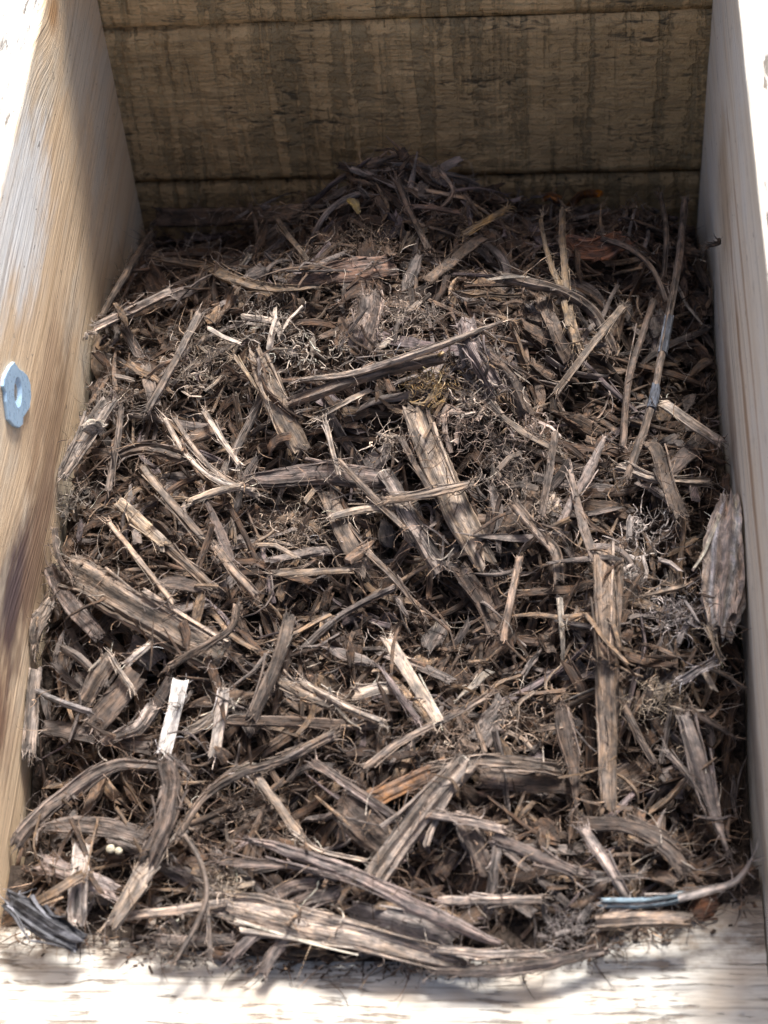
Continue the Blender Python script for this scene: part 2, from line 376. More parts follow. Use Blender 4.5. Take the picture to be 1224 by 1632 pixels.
def sweep(P, W, Th, up, ring, rng, jag=(.6, .6), rough=.22, twist=0.0, col=(.2, .15, .1), wob=.05, vary=.28, boxy=.6):
    """A split piece of wood along P: ragged section kept along the grain, torn ends."""
    n = len(P); T = norm(np.gradient(P, axis=0)); up = np.asarray(up, float)
    S = norm(np.cross(T, np.broadcast_to(up, T.shape))); N = np.cross(S, T)
    W = np.broadcast_to(W, n).astype(float); Th = np.broadcast_to(Th, n).astype(float)
    a = np.linspace(0, 2 * np.pi, ring, endpoint=False) + rng.normal(0, .35 / ring * 2, ring)
    cx = np.sign(np.cos(a)) * abs(np.cos(a)) ** boxy; cy = np.sign(np.sin(a)) * abs(np.sin(a)) ** boxy
    ridge = rng.normal(0, rough, ring)
    walk = np.cumsum(rng.normal(0, rough * .35, (n, ring)), axis=0); walk -= walk.mean(0)
    ew = walk * np.minimum(1, .004 / np.maximum(W.mean() if np.ndim(W) else W, 1e-4)); ew = np.stack([np.convolve(np.pad(ew[:, q], 2, mode='edge'), np.ones(5) / 5, 'valid') for q in range(ring)], 1)
    wedge = np.clip(np.cumsum(rng.normal(0, wob / (1 + np.mean(W) / .006), n)), -.25, .25); wedge = np.convolve(np.pad(wedge - wedge.mean(), 3, mode='edge'), np.ones(7) / 7, 'valid')
    tw = np.linspace(-twist / 2, twist / 2, n)
    m = np.minimum(W, Th)[:, None]
    X = W[:, None] / 2 * cx * (1 + .22 * ew + .3 * ridge * (abs(cx) > .8)) + W[:, None] * wedge[:, None]
    Y = Th[:, None] / 2 * cy + m * (ridge + walk) * .55 * abs(cy)
    X, Y = X * np.cos(tw)[:, None] - Y * np.sin(tw)[:, None], X * np.sin(tw)[:, None] + Y * np.cos(tw)[:, None]
    V = P[:, None, :] + S[:, None, :] * X[..., None] + N[:, None, :] * Y[..., None]
    L = np.concatenate([[0], np.cumsum(np.linalg.norm(np.diff(P, axis=0), axis=1))])
    j0 = np.abs(rng.normal(0, 1, ring)) * jag[0] * W.mean(); j1 = np.abs(rng.normal(0, 1, ring)) * jag[1] * W.mean()
    st = L[-1] / (n - 1)
    j0 = np.minimum(j0, L[-1] * .22); j1 = np.minimum(j1, L[-1] * .22)
    V[0] += T[0] * (j0[:, None] - j0.mean()); V[-1] -= T[-1] * (j1[:, None] - j1.mean())
    if n > 6:
        V[1] += T[1] * np.clip(j0[:, None] - j0.mean() - st * .6, 0, None); V[-2] -= T[-2] * np.clip(j1[:, None] - j1.mean() - st * .6, 0, None)
    U = np.repeat(L[:, None], ring, 1); sd = rng.uniform(0, 9)
    G = np.stack([U + sd, X + sd * .31, Y + sd * .17], -1)
    lt = np.exp(rng.normal(0, vary, ring))[None, :] * np.exp(rng.normal(0, vary * .12, (n, ring)))
    C = np.asarray(col)[None, None, :] * lt[..., None]
    i = np.arange(n - 1)[:, None] * ring; k = np.arange(ring)[None, :]; k2 = (k + 1) % ring
    A, B, D, E = i + k, i + k2, i + ring + k2, i + ring + k
    F = np.vstack([np.stack([A, B, D], -1).reshape(-1, 3), np.stack([A, D, E], -1).reshape(-1, 3)])
    V = V.reshape(-1, 3); G = G.reshape(-1, 3); C = C.reshape(-1, 3); nv = len(V)
    c0, c1 = V[:ring].mean(0), V[-ring:].mean(0); kk = np.arange(ring)
    F = np.vstack([F, np.stack([np.full(ring, nv), (kk + 1) % ring, kk], -1), np.stack([np.full(ring, nv + 1), nv - ring + kk, nv - ring + (kk + 1) % ring], -1)])
    return np.vstack([V, c0, c1]), F, np.vstack([G, G[0], G[-1]]), np.vstack([np.minimum(C, .85), C[0], C[-1]])

def hairs(S, D, L, R, rng, curl=.5, col=(.3, .22, .15), seg=5, flat=1.0):
    """Many fine fibres at once: start, direction, length, radius."""
    m = len(S); P = [S]; d = norm(D); ax = norm(rng.normal(0, 1, (m, 3))); step = (L / (seg - 1))[:, None]
    bend = rng.normal(0, curl, m)[:, None]
    for _ in range(seg - 1):
        d = norm(d + np.cross(ax, d) * bend + rng.normal(0, curl * .45, (m, 3))); P.append(P[-1] + d * step)
    P = np.stack(P, 1); T = norm(np.gradient(P, axis=1)); u = norm(np.cross(T, norm(rng.normal(0, 1, (m, 1, 3))))); v = np.cross(T, u)
    tap = np.linspace(1, .28, seg)[None, :, None]
    V = np.stack([P + (u * math.cos(t) + v * math.sin(t) * flat) * R[:, None, None] * tap for t in (0, 2.094, 4.189)], 2)
    idx = np.arange(m * seg * 3).reshape(m, seg, 3); A = idx[:, :-1]; E = idx[:, 1:]
    A2 = np.roll(A, -1, 2); E2 = np.roll(E, -1, 2)
    F = np.vstack([np.stack([A, A2, E2], -1).reshape(-1, 3), np.stack([A, E2, E], -1).reshape(-1, 3)])
    base = np.asarray(col) if np.ndim(col) == 2 else np.broadcast_to(col, (m, 3))
    C = np.repeat((base * np.exp(rng.normal(0, .3, (m, 1))))[:, None, :], seg * 3, 1).reshape(-1, 3)
    G = V.reshape(-1, 3) * 1.0
    return V.reshape(-1, 3), F, G, np.minimum(C, .85)

def piece(P, W, Th, up, rng, col, n=16, ring=10, jag=(.6, .6), rough=.22, twist=0., frayed=(4, 4), side=6, taper=None, hl=.010, hr=.00026, vary=.28, wob=.05, splits=1, boxy=.6, jit=.022):
    """Wood piece with torn ends, loose splinters along its edges and fibres at its ends."""
    C = curve(P, n); jt = np.cumsum(rng.normal(0, jit, (n, 3)), 0) * min(W, .009); C = C + (jt - np.linspace(0, 1, n)[:, None] * jt[-1]) * (1 if n > 12 else .5); t = np.linspace(0, 1, n)
    prof = np.ones(n) if taper is None else np.interp(t, np.linspace(0, 1, len(taper)), taper)
    prof = prof * np.exp(np.convolve(rng.normal(0, .09, n + 4), np.ones(5) / 5, 'valid'))
    thp = np.sqrt(prof); thp[0] *= .6; thp[-1] *= .6
    parts = [sweep(C, W * prof, Th * thp, up, ring, rng, jag, rough, twist, col, wob, vary, boxy)]
    T = norm(np.gradient(C, axis=0)); S = norm(np.cross(T, np.broadcast_to(up, T.shape))); N = np.cross(S, T)
    length = np.linalg.norm(np.diff(C, axis=0), axis=1).sum()
    for _ in range(splits):                                  # splinters peeling off along the edges
        a = rng.uniform(.0, .55); b = min(1.08, a + rng.uniform(.3, .55)); q = np.linspace(a, b, 6); s = rng.choice([-1, 1])
        i = np.clip((q * (n - 1)).astype(int), 0, n - 1)
        lift = np.linspace(0, 1, 6)[:, None] ** 2 if rng.random() < .5 else np.linspace(1, 0, 6)[:, None] ** 2
        Q = np.stack([np.interp(q, t, C[:, k]) for k in range(3)], 1) + S[i] * (s * W / 2 * prof[i] * rng.uniform(.5, 1.02))[:, None] + (N[i] * rng.uniform(.1, .5) + S[i] * s * .5) * Th * 1.2 * lift + N[i] * Th * .35
        ww = max(.0007, W * rng.uniform(.08, .22))
        parts.append(sweep(Q, ww * np.linspace(1, .35, 6), min(Th * .5, ww * .8), up, 5, rng, (1, 1), .2, 0, np.asarray(col) * rng.uniform(.75, 1.6)))
    for e, cnt in ((0, frayed[0]), (-1, frayed[1])):
        if cnt:
            st = C[e] + S[e] * (rng.uniform(-.5, .5, (cnt, 1)) * W * prof[e]) + N[e] * (rng.uniform(-.4, .4, (cnt, 1)) * Th) - T[e] * (-1 if e else 1) * -.002
            dr = T[e] * (-1 if e == 0 else 1) + rng.normal(0, .35, (cnt, 3))
            parts.append(hairs(st, dr, rng.uniform(.35, 1.2, cnt) * min(hl, length * .4), rng.uniform(.7, 1.8, cnt) * hr, rng, .28, np.asarray(col) * 1.25))
    if side:
        i = rng.integers(1, n - 1, side); s = rng.choice([-1, 1], side)
        st = C[i] + S[i] * (s * W / 2 * prof[i])[:, None] + N[i] * (rng.uniform(-.3, .5, (side, 1)) * Th)
        dr = T[i] * rng.choice([-1, 1], (side, 1)) + S[i] * s[:, None] * rng.uniform(.2, 1, (side, 1)) + N[i] * rng.uniform(-.1, .7, (side, 1))
        parts.append(hairs(st, dr, rng.uniform(.3, 1.1, side) * min(hl, length * .35), rng.uniform(.6, 1.3, side) * hr, rng, .5, np.asarray(col) * 1.2))
    return merge(parts)

# ------------------------------------------------------------------ the surface of the heap
edge_px = [(-40, 1488), (0, 1490), (120, 1500), (280, 1528), (420, 1545), (700, 1550), (950, 1528), (1000, 1500), (1100, 1470), (1215, 1440), (1260, 1436)]
EDG = np.array([onz(a, b, .06)[:2] for a, b in edge_px])
def edge_y(x): return np.interp(x, EDG[:, 0], EDG[:, 1])
BUMPS = []
for px, py, r, h in [(560, 560, .075, .030), (720, 620, .06, .030), (430, 520, .05, .012), (700, 850, .05, .012), (960, 960, .04, .012), (750, 985, .055, -.016), (560, 1010, .05, -.014),
                     (1120, 1250, .06, -.040), (1090, 520, .06, -.030), (1120, 980, .03, -.006), (400, 1260, .05, -.020), (120, 1240, .05, -.030), (800, 1120, .05, -.012),
                     (640, 1330, .06, .008), (250, 950, .06, .010), (650, 300, .06, .06), (1000, 340, .05, .010), (330, 350, .06, -.010), (940, 450, .04, -.004), (1080, 600, .035, -.015), (300, 640, .05, .004)]:
    p = onz(px, py, .09); BUMPS.append((p[0], p[1], r, h))
def hb(x, y):
    z = np.interp(y, [-.06, -.03, .0, .05, .12, .40, .47, .53, .58], [.058, .062, .072, .088, .094, .092, .062, .030, .014])
    for bx, by, r, h in BUMPS: z = z + h * np.exp(-((x - bx) ** 2 + (y - by) ** 2) / (r * r))
    return z
GS = .0025; GX0, GY0 = -.2, -.07; NX, NY = 161, 258
gx = GX0 + np.arange(NX) * GS; gy = GY0 + np.arange(NY) * GS
XX, YY = np.meshgrid(gx, gy)
H = hb(XX, YY) - .020
nzz = np.array([[fbm(x * 34, y * 34, 2.2, 2) for x in gx[::2]] for y in gy[::2]])
H += .010 * np.repeat(np.repeat(nzz, 2, 0), 2, 1)[:NY, :NX]
H = np.where(YY < .008, np.maximum(H - .004, .0605), H)
H = np.where(YY < edge_y(XX), .0605, H)
def samp(x, y):
    i = np.clip(np.round((x - GX0) / GS).astype(int), 0, NX - 1); j = np.clip(np.round((y - GY0) / GS).astype(int), 0, NY - 1)
    return H[j, i]
def smooth_map(A, s):
    k = np.exp(-.5 * (np.arange(-3 * s, 3 * s + 1) / s) ** 2); k /= k.sum()
    for ax in (0, 1):
        A = np.apply_along_axis(lambda v: np.convolve(np.pad(v, 3 * s, mode='edge'), k, 'valid'), ax, A)
    return A

# bed under the loose pieces, coloured dark for the shade in the gaps
bedm = plain('gap shade mulch bed', (.040, .029, .022), .95, 300, .6, .004)
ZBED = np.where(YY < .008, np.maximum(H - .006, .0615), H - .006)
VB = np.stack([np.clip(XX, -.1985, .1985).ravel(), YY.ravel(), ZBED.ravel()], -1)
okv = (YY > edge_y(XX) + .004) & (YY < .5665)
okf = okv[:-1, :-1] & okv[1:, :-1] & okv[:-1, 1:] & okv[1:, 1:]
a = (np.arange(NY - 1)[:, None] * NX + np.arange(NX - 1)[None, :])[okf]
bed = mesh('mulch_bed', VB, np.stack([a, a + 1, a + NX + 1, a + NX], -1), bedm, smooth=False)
tag(bed, 'fine mulch deep between the loose pieces, gap shade painted in dark', 'mulch', kind='stuff')

def deposit(L, W, x, y, yaw, rng, grow=.55, lift=0.0, pitch=.10):
    """Lay a stick on what is already there; returns its centre height and slope."""
    t = np.linspace(-.5, .5, 9) * L; c, s = math.cos(yaw), math.sin(yaw)
    xs, ys = x + t * c, y + t * s; h = samp(xs, ys)
    a, b = np.polyfit(t, h, 1); a = float(np.clip(a, -.75, .75)); r = h - a * t
    b = np.percentile(r, 72) + lift
    a += rng.normal(0, pitch)
    z = b + a * t
    if grow:
        hw = max(1, int(round(W * .5 / GS)))
        for q in np.linspace(-.5, .5, max(4, int(L / GS))) * L:
            i = int(round((x + q * c - GX0) / GS)); j = int(round((y + q * s - GY0) / GS))
            i0, i1, j0, j1 = max(0, i - hw), min(NX, i + hw + 1), max(0, j - hw), min(NY, j + hw + 1)
            if i0 < i1 and j0 < j1:
                blk = H[j0:j1, i0:i1]; H[j0:j1, i0:i1] = np.where(blk < b + a * q + .001, blk + (b + a * q + .001 - blk) * grow, blk)
    return b, a
def rot_frame(yaw, slope, roll):
    X = norm(np.array([math.cos(yaw), math.sin(yaw), slope])); Y = norm(np.cross([0, 0, 1], X)); Z = np.cross(X, Y)
    return np.stack([X, Y * math.cos(roll) + Z * math.sin(roll), -Y * math.sin(roll) + Z * math.cos(roll)], 0)
def inside(x, y, L, yaw, m=.004):
    for s in (-.5, .5):
        a, b = x + s * L * math.cos(yaw), y + s * L * math.sin(yaw)
        if not (-.2 + m < a < .2 - m and edge_y(a) + .0 < b < .568 - m): return False
    return True

# ------------------------------------------------------------------ prototypes of the small stuff
def local_piece(kind, rng, n=9, ring=7, fr=(1, 1), side=2):
    k = kind
    if k == 'strip': L, W, Th, bend = rng.uniform(.028, .075), rng.uniform(.0028, .0085), rng.uniform(.0010, .0024), .12
    elif k == 'splinter': L, W, Th, bend = rng.uniform(.022, .065), rng.uniform(.0014, .0034), rng.uniform(.0009, .0020), .08
    elif k == 'chip': L, W, Th, bend = rng.uniform(.016, .038), rng.uniform(.006, .014), rng.uniform(.0018, .0042), .06
    elif k == 'twig': L, W, Th, bend = rng.uniform(.035, .085), rng.uniform(.0022, .0050), None, .16
    else: L, W, Th, bend = rng.uniform(.018, .050), rng.uniform(.0008, .0022), rng.uniform(.0005, .0009), .55
    if Th is None: Th = W * .85
    t = np.linspace(-.5, .5, 5); b1, b2 = rng.normal(0, bend, 2)
    P = np.stack([t * L, L * b1 * (t * t * 4 - .5) * .5, L * (abs(b2) if k == 'curl' else b2) * (.5 - t * t * 4) * .5 * (-1 if k == 'curl' else 1)], 1) + rng.normal(0, L * .012, (5, 3))
    tap = rng.choice([0, 1, 2]); taper = [None, [.35, .9, 1, .9, .5], [1, 1, .9, .6, .2]][tap]
    if k == 'twig': taper = [1, .95, .85, .8]
    return L, W, Th, piece(P, W, Th, (0, 0, 1), rng, (1, 1, 1), n=n, ring=ring, jag=(.5, .9), rough=.24 if k != 'twig' else .12, twist=rng.normal(0, .5 if k != 'curl' else 1.4),
                           frayed=fr, side=side, taper=taper, hl=.009, splits=1 if k in ('strip', 'chip') else 0, boxy=.6 if k != 'twig' else 1.0)
protos = [(k, *local_piece(k, rng)) for k, c in (('strip', 26), ('splinter', 22), ('chip', 12), ('curl', 20)) for _ in range(c)]
MIXC = [('dark', .20), ('brown', .34), ('mid', .28), ('tan', .05), ('grey', .10), ('red', .01), ('mauve', .02)]
def pick(rng, tab):
    r = rng.random() * sum(p for _, p in tab)
    for c, p in tab:
        r -= p
        if r <= 0: return np.array(PAL[c])
    return np.array(PAL[tab[0][0]])
def place_stuff(count, rng, tab, grow, lift, wts, pitch, scale=(1, 1)):
    out = []; idx = {k: [i for i, p in enumerate(protos) if p[0] == k] for k in wts}; ks = list(wts); ww = np.array([wts[k] for k in ks]); ww = ww / ww.sum()
    while len(out) < count:
        k = ks[rng.choice(len(ks), p=ww)]; _, L, W, Th, (v, f, g, c) = protos[rng.choice(idx[k])]
        x, y = rng.uniform(-.198, .198), rng.uniform(-.058, .568); yaw = rng.uniform(0, 2 * np.pi)
        if not inside(x, y, L, yaw, .002): continue
        if y < .0 and rng.random() < .35: continue
        sc = scale[0] if scale[0] == scale[1] else rng.uniform(*scale)
        b, a = deposit(L * sc, W, x, y, yaw, rng, grow, lift, pitch)
        roll = rng.normal(0, .45) if rng.random() < .75 else rng.uniform(-1.6, 1.6)
        M_ = rot_frame(yaw, a, roll)
        vv = (v * np.array([sc, sc ** .5, sc ** .5])) @ M_ + np.array([x, y, b + Th * .4])
        vv[:, 0] = np.clip(vv[:, 0], -.1988, .1988)
        vv[:, 1] = np.minimum(vv[:, 1], .5685)
        col = pick(rng, tab) * math.exp(rng.normal(0, .22))
        out.append((vv, f, g + rng.uniform(0, 5), c * col))
    return merge(out)
wA = {'strip': 4, 'splinter': 2, 'chip': 3, 'curl': 1}
A1 = place_stuff(1500, rng, MIXC, .5, 0, wA, .16)
st1 = mesh('mulch_shreds', A1[0], A1[1], MULCH, gc=A1[2], tint=A1[3])
tag(st1, 'brown shredded bark and wood filling the crate under the larger pieces', 'mulch', kind='stuff')
A0 = place_stuff(3200, rng, [('dark', .35), ('brown', .4), ('mid', .2), ('grey', .05)], .1, -.001, {'chip': 4, 'splinter': 3, 'strip': 2}, .3, (.12, .36))
tag(mesh('mulch_crumbs', A0[0], A0[1], MULCH, gc=A0[2], tint=A0[3]), 'crumbly dark brown fines packed between the larger shreds', 'mulch', kind='stuff')
wB = {'strip': 4, 'splinter': 5, 'chip': 3, 'curl': 1.5}
MIXB = [('dark', .08), ('brown', .30), ('mid', .32), ('tan', .10), ('grey', .16), ('mauve', .04)]
A2 = place_stuff(3600, rng, MIXB, .3, .001, wB, .24, (.35, .95))
st2 = mesh('mulch_splinters', A2[0], A2[1], MULCH, gc=A2[2], tint=A2[3])
tag(st2, 'fine brown splinters and curled shreds strewn through the mulch', 'mulch', kind='stuff')

# ------------------------------------------------------------------ single loose pieces of the heap, one object each
SINGLES = [('bark_strip', 'strip', 80, ['brown', 'dark', 'brown'], 'bark strip', 'dull brown fibrous bark strip lying loose among the mulch', 'brown bark strips in the heap'),
           ('wood_splinter', 'splinter', 90, ['tan', 'mid', 'tan'], 'wood splinter', 'thin tan split wood splinter lying loose among the mulch', 'tan splinters in the heap'),
           ('weathered_strip', 'strip', 60, ['grey', 'grey', 'mauve'], 'wood strip', 'grey weathered wood strip lying loose among the mulch', 'grey strips in the heap'),
           ('bark_chip', 'chip', 70, ['brown', 'grey', 'mid'], 'bark chip', 'short flat brown bark chip lying loose among the mulch', 'brown bark chips in the heap'),
           ('thin_twig', 'twig', 50, ['mid', 'grey', 'brown'], 'twig', 'thin rounded brown twig lying loose among the mulch', 'thin twigs in the heap')]
SING = []
todo = [(s, q) for s in SINGLES for q in range(s[2])]; rng.shuffle(todo)
for s, q in todo:
    nm, kd, _, cols, cat, lab, grp = s
    L, W, Th, (v, f, g, c) = local_piece(kd, rng, 14, 10, (5, 5), 9)
    for _ in range(60):
        x, y, yaw = rng.uniform(-.195, .195), rng.uniform(-.045, .56), rng.uniform(0, 2 * np.pi)
        if inside(x, y, L, yaw): break
    else: continue
    b, a = deposit(L, W, x, y, yaw, rng, .35, .002, .16)
    M_ = rot_frame(yaw, a, rng.normal(0, .4) if rng.random() < .8 else rng.uniform(-1.4, 1.4))
    col = np.array(PAL[cols[rng.integers(len(cols))]]) * math.exp(rng.normal(0, .15))
    v = v @ M_; v[:, 0] = np.clip(v[:, 0] + x, -.1988, .1988) - x
    o = mesh(nm, v, f, MULCH, gc=g, tint=np.minimum(c * col, .85)); o['length'] = float(L); o.location = (x, y, b + Th * .5)
    tag(o, lab, cat, grp); SING.append(o)

HS = smooth_map(H, 3)
def surf(x, y):
    i = np.clip((x - GX0) / GS, 0, NX - 1.001); j = np.clip((y - GY0) / GS, 0, NY - 1.001); i0, j0 = int(i), int(j); fi, fj = i - i0, j - j0
    return (HS[j0, i0] * (1 - fi) + HS[j0, i0 + 1] * fi) * (1 - fj) + (HS[j0 + 1, i0] * (1 - fi) + HS[j0 + 1, i0 + 1] * fi) * fj
def at(px, py, dz):
    z = .09
    for _ in range(14):
        p = onz(px, py, z); z = .5 * z + .5 * (surf(p[0], p[1]) + dz)
    return onz(px, py, z)
TOCAM = norm(CAM - np.array([0, .28, .1]))

# ================================================================== the pieces one can recognise in the photograph
prng = np.random.default_rng(5)
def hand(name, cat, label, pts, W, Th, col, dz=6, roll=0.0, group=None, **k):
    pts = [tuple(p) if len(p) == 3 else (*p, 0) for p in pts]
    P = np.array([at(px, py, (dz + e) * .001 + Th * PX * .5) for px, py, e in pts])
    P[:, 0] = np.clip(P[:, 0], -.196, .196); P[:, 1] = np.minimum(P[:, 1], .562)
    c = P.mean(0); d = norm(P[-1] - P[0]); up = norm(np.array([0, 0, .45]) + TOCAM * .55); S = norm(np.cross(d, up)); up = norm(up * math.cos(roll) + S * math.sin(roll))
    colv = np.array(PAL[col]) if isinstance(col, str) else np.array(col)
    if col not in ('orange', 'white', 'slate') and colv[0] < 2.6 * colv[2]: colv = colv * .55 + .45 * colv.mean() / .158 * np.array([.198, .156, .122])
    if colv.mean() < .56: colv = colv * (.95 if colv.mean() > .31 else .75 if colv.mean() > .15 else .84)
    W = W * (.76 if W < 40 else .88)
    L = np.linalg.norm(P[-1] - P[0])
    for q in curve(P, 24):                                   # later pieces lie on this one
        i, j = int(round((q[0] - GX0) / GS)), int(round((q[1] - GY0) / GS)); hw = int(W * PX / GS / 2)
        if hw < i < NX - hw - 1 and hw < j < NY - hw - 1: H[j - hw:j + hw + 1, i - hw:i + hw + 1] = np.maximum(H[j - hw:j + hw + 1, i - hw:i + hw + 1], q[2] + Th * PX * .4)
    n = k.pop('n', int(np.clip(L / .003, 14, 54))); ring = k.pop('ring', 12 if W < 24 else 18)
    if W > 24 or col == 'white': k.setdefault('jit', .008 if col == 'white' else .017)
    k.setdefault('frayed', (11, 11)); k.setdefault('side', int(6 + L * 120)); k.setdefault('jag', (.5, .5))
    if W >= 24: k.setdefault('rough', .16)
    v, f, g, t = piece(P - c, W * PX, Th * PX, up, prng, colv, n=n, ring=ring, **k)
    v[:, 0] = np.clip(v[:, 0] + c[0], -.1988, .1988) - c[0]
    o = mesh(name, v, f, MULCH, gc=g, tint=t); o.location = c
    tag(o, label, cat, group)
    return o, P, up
BS, WS, TW, BC, ST = 'bark slab', 'wood splinter', 'twig', 'bark chip', 'wood strip'
# --- big slabs
hand('bark_slab', BS, 'broad grey brown bark slab with deep grooves, lying left of centre', [(112, 912, 0), (180, 950, 3), (265, 1000, 4), (352, 1045, 2)], 54, 16, (.30, .235, .175), dz=9, rough=.22, frayed=(14, 14), side=26, splits=5, vary=.4, jag=(.5, .25), ring=26)
hand('bark_slab', BS, 'longest pale tan bark slab at the front edge above the sunlit board', [(352, 1440, 2), (450, 1462, 5), (560, 1492, 6), (660, 1520, 4), (748, 1540, 0)], 52, 15, (.40, .335, .265), dz=10, taper=[.75, 1, 1, .9, .72, .5, .25], frayed=(40, 10), side=26, splits=4, ring=24, hl=.018, jag=(.9, .4))
hand('bark_slab', BS, 'pale lumpy bark slab standing against the right board', [(1166, 800, 14), (1164, 860, 15), (1158, 930, 12), (1150, 1000, 6)], 82, 44, (.66, .56, .46), dz=7, vary=.4, boxy=.95, taper=[.45, .85, 1, 1, .9, .55], rough=.3, ring=30, side=24, frayed=(10, 16))
hand('bark_slab', BS, 'mauve grey bark slab lying level across the centre of the heap', [(395, 766, 2), (480, 758, 4), (545, 758, 4), (612, 764, 0)], 40, 18, (.235, .185, .165), dz=9, rough=.18, ring=20, splits=2, taper=[.5, .9, 1, 1, .8])
hand('bark_slab', BS, 'wide tan flat slab in the centre, running down to the right under a splinter', [(660, 655, 8), (690, 730, 7), (725, 810, 3), (768, 890, -4)], 50, 11, (.36, .28, .195), dz=9, rough=.1, ring=20, taper=[.8, 1, 1, 1, .8], side=12, splits=2)
hand('bark_slab', BS, 'long tan slab split at its top into prongs, above the mauve bark slab', [(408, 568, 10), (430, 620, 9), (452, 665, 7), (478, 715, 2)], 40, 10, (.36, .28, .195), dz=9, rough=.14, ring=20, splits=5, taper=[.6, .9, 1, 1, .9], jag=(1.4, .4))
hand('bark_slab', BS, 'reddish brown smooth slab lying in the shade below the back wall', [(470, 448, 5), (520, 436, 8), (570, 430, 8), (622, 424, 6)], 46, 9, (.20, .112, .078), dz=10, rough=.08, ring=18, taper=[.35, .9, 1, 1, .95], splits=3, wob=.02)
hand('bark_strip', ST, 'curved pale edged strip lying in front of the reddish slab', [(255, 412, 6), (320, 425, 7), (380, 447, 8), (440, 460, 8), (508, 458, 6)], 22, 10, (.235, .165, .10), dz=9, frayed=(16, 8), splits=6, taper=[.5, .9, 1, 1, .9, .4])
hand('bark_slab', BS, 'flat brown slab with a broken end, steeply tilted in the front middle', [(548, 1285, 4), (580, 1315, 6), (618, 1350, 3)], 60, 12, (.215, .155, .115), dz=8, rough=.07, ring=20, side=8, taper=[.8, 1, 1, .7], vary=.18)
hand('bark_log', BS, 'thick grey bark log in front, slanting up to the right', [(590, 1412, 0), (640, 1340, 5), (690, 1275, 8), (742, 1215, 9)], 40, 30, (.31, .265, .22), dz=8, boxy=.9, rough=.16, ring=20, side=22, splits=4)
hand('bark_branch', TW, 'long mauve grey bark covered branch across the front, below the grey log', [(392, 1340, 4), (450, 1355, 8), (530, 1383, 9), (620, 1425, 10), (710, 1466, 8), (792, 1502, 3)], 27, 18, (.32, .265, .25), dz=12, boxy=.85, taper=[.3, .8, 1, 1, 1, .95, .5], frayed=(20, 6), splits=4, ring=18, side=20, rough=.15)
hand('bark_branch', TW, 'side branch of mauve bark with a frayed end at the front', [(355, 1372, 2), (410, 1378, 5), (470, 1378, 6), (540, 1398, 6)], 18, 13, (.22, .175, .155), dz=9, boxy=.85, frayed=(26, 4), hl=.016)
hand('upright_bark_strip', ST, 'longest upright tan bark strip, right of the middle, split at the top', [(958, 872, 12), (962, 960, 14), (965, 1060, 15), (968, 1170, 13), (970, 1285, 8)], 38, 14, (.31, .225, .155), dz=10, rough=.14, ring=18, taper=[1.2, .95, 1, 1, .95, .75], frayed=(18, 14), side=34, splits=3, wob=.02)
hand('wood_strip', ST, 'dark narrow strip beside the upright tan bark strip', [(990, 872, 8), (986, 960, 9), (982, 1060, 8), (980, 1180, 6)], 11, 8, (.17, .12, .085), dz=9)
hand('wood_splinter', WS, 'pinkish splinter leaning on top of the upright tan bark strip', [(908, 752, 12), (925, 820, 14), (948, 892, 15)], 19, 8, (.33, .265, .22), dz=10, taper=[.5, .8, 1, .9])
hand('tapered_bark', BC, 'leaf shaped brown bark piece hanging point down in front of the tan bark strip', [(898, 1128, 7), (906, 1180, 8), (914, 1235, 7), (918, 1290, 3)], 36, 9, (.205, .145, .108), dz=9, rough=.09, ring=18, taper=[.7, 1, .9, .6, .4, .12])
hand('bark_strip', ST, 'pale fibrous strip lying level above the grey log', [(690, 1222, 5), (760, 1214, 8), (830, 1217, 8), (895, 1228, 4)], 22, 9, (.31, .25, .195), dz=9, rough=.3, splits=6, frayed=(20, 16), ring=18)
hand('bark_slab', BS, 'dull brown slab lying behind the leaf shaped bark piece', [(770, 1240, 0), (840, 1248, 1), (915, 1250, 0)], 36, 9, (.19, .135, .10), dz=4, rough=.1)
hand('wood_slab', BS, 'orange brown split slab behind the grey log', [(588, 1278, 4), (645, 1250, 5), (705, 1222, 6)], 32, 10, (.30, .175, .10), dz=6, rough=.18, ring=20, splits=3)
# --- bright splinters
hand('wood_splinter', WS, 'brightest white splinter, sunlit, standing upright in the left half', [(287, 1086, 10), (277, 1140, 13), (262, 1200, 11)], 28, 8, 'white', dz=11, rough=.07, wob=.015, vary=.12, side=3, frayed=(2, 5), splits=0, jag=(.25, .3))
hand('wood_strip', ST, 'pale grey weathered strip standing right of the white splinter', [(356, 1098, 9), (350, 1150, 11), (342, 1203, 10)], 23, 8, (.50, .46, .40), dz=10, side=10)
hand('wood_splinter', WS, 'bright splinter with a brown upper half, sunlit in the middle', [(618, 1018, 9), (655, 1080, 11), (700, 1150, 9)], 23, 8, (.60, .51, .39), dz=11, rough=.07, wob=.015, vary=.16, side=5, splits=1, jag=(.9, .2))
hand('wood_splinter', WS, 'narrow mauve splinter left of the bright splinter in the middle', [(609, 1066, 7), (636, 1106, 9), (666, 1148, 7)], 13, 8, (.26, .215, .215), dz=10, rough=.1, taper=[.4, 1, 1, .8])
hand('wood_splinter', WS, 'short cream splinter tucked behind the narrow mauve splinter', [(566, 1106, 6), (597, 1098, 8), (628, 1098, 5)], 24, 8, (.50, .42, .32), dz=8, side=8, splits=2)
hand('wood_splinter', WS, 'long thin cream splinter ending in a hook, left of the narrow mauve splinter', [(478, 1084, 7), (540, 1120, 10), (612, 1152, 9)], 11, 7, 'pale', dz=10, splits=2)
hand('fibre_strip', ST, 'frayed tan strip spreading into fibres beside the thin cream splinter', [(440, 1078, 4), (480, 1105, 8), (535, 1125, 7)], 24, 8, (.30, .235, .17), dz=8, rough=.3, splits=7, frayed=(10, 40), hl=.018)
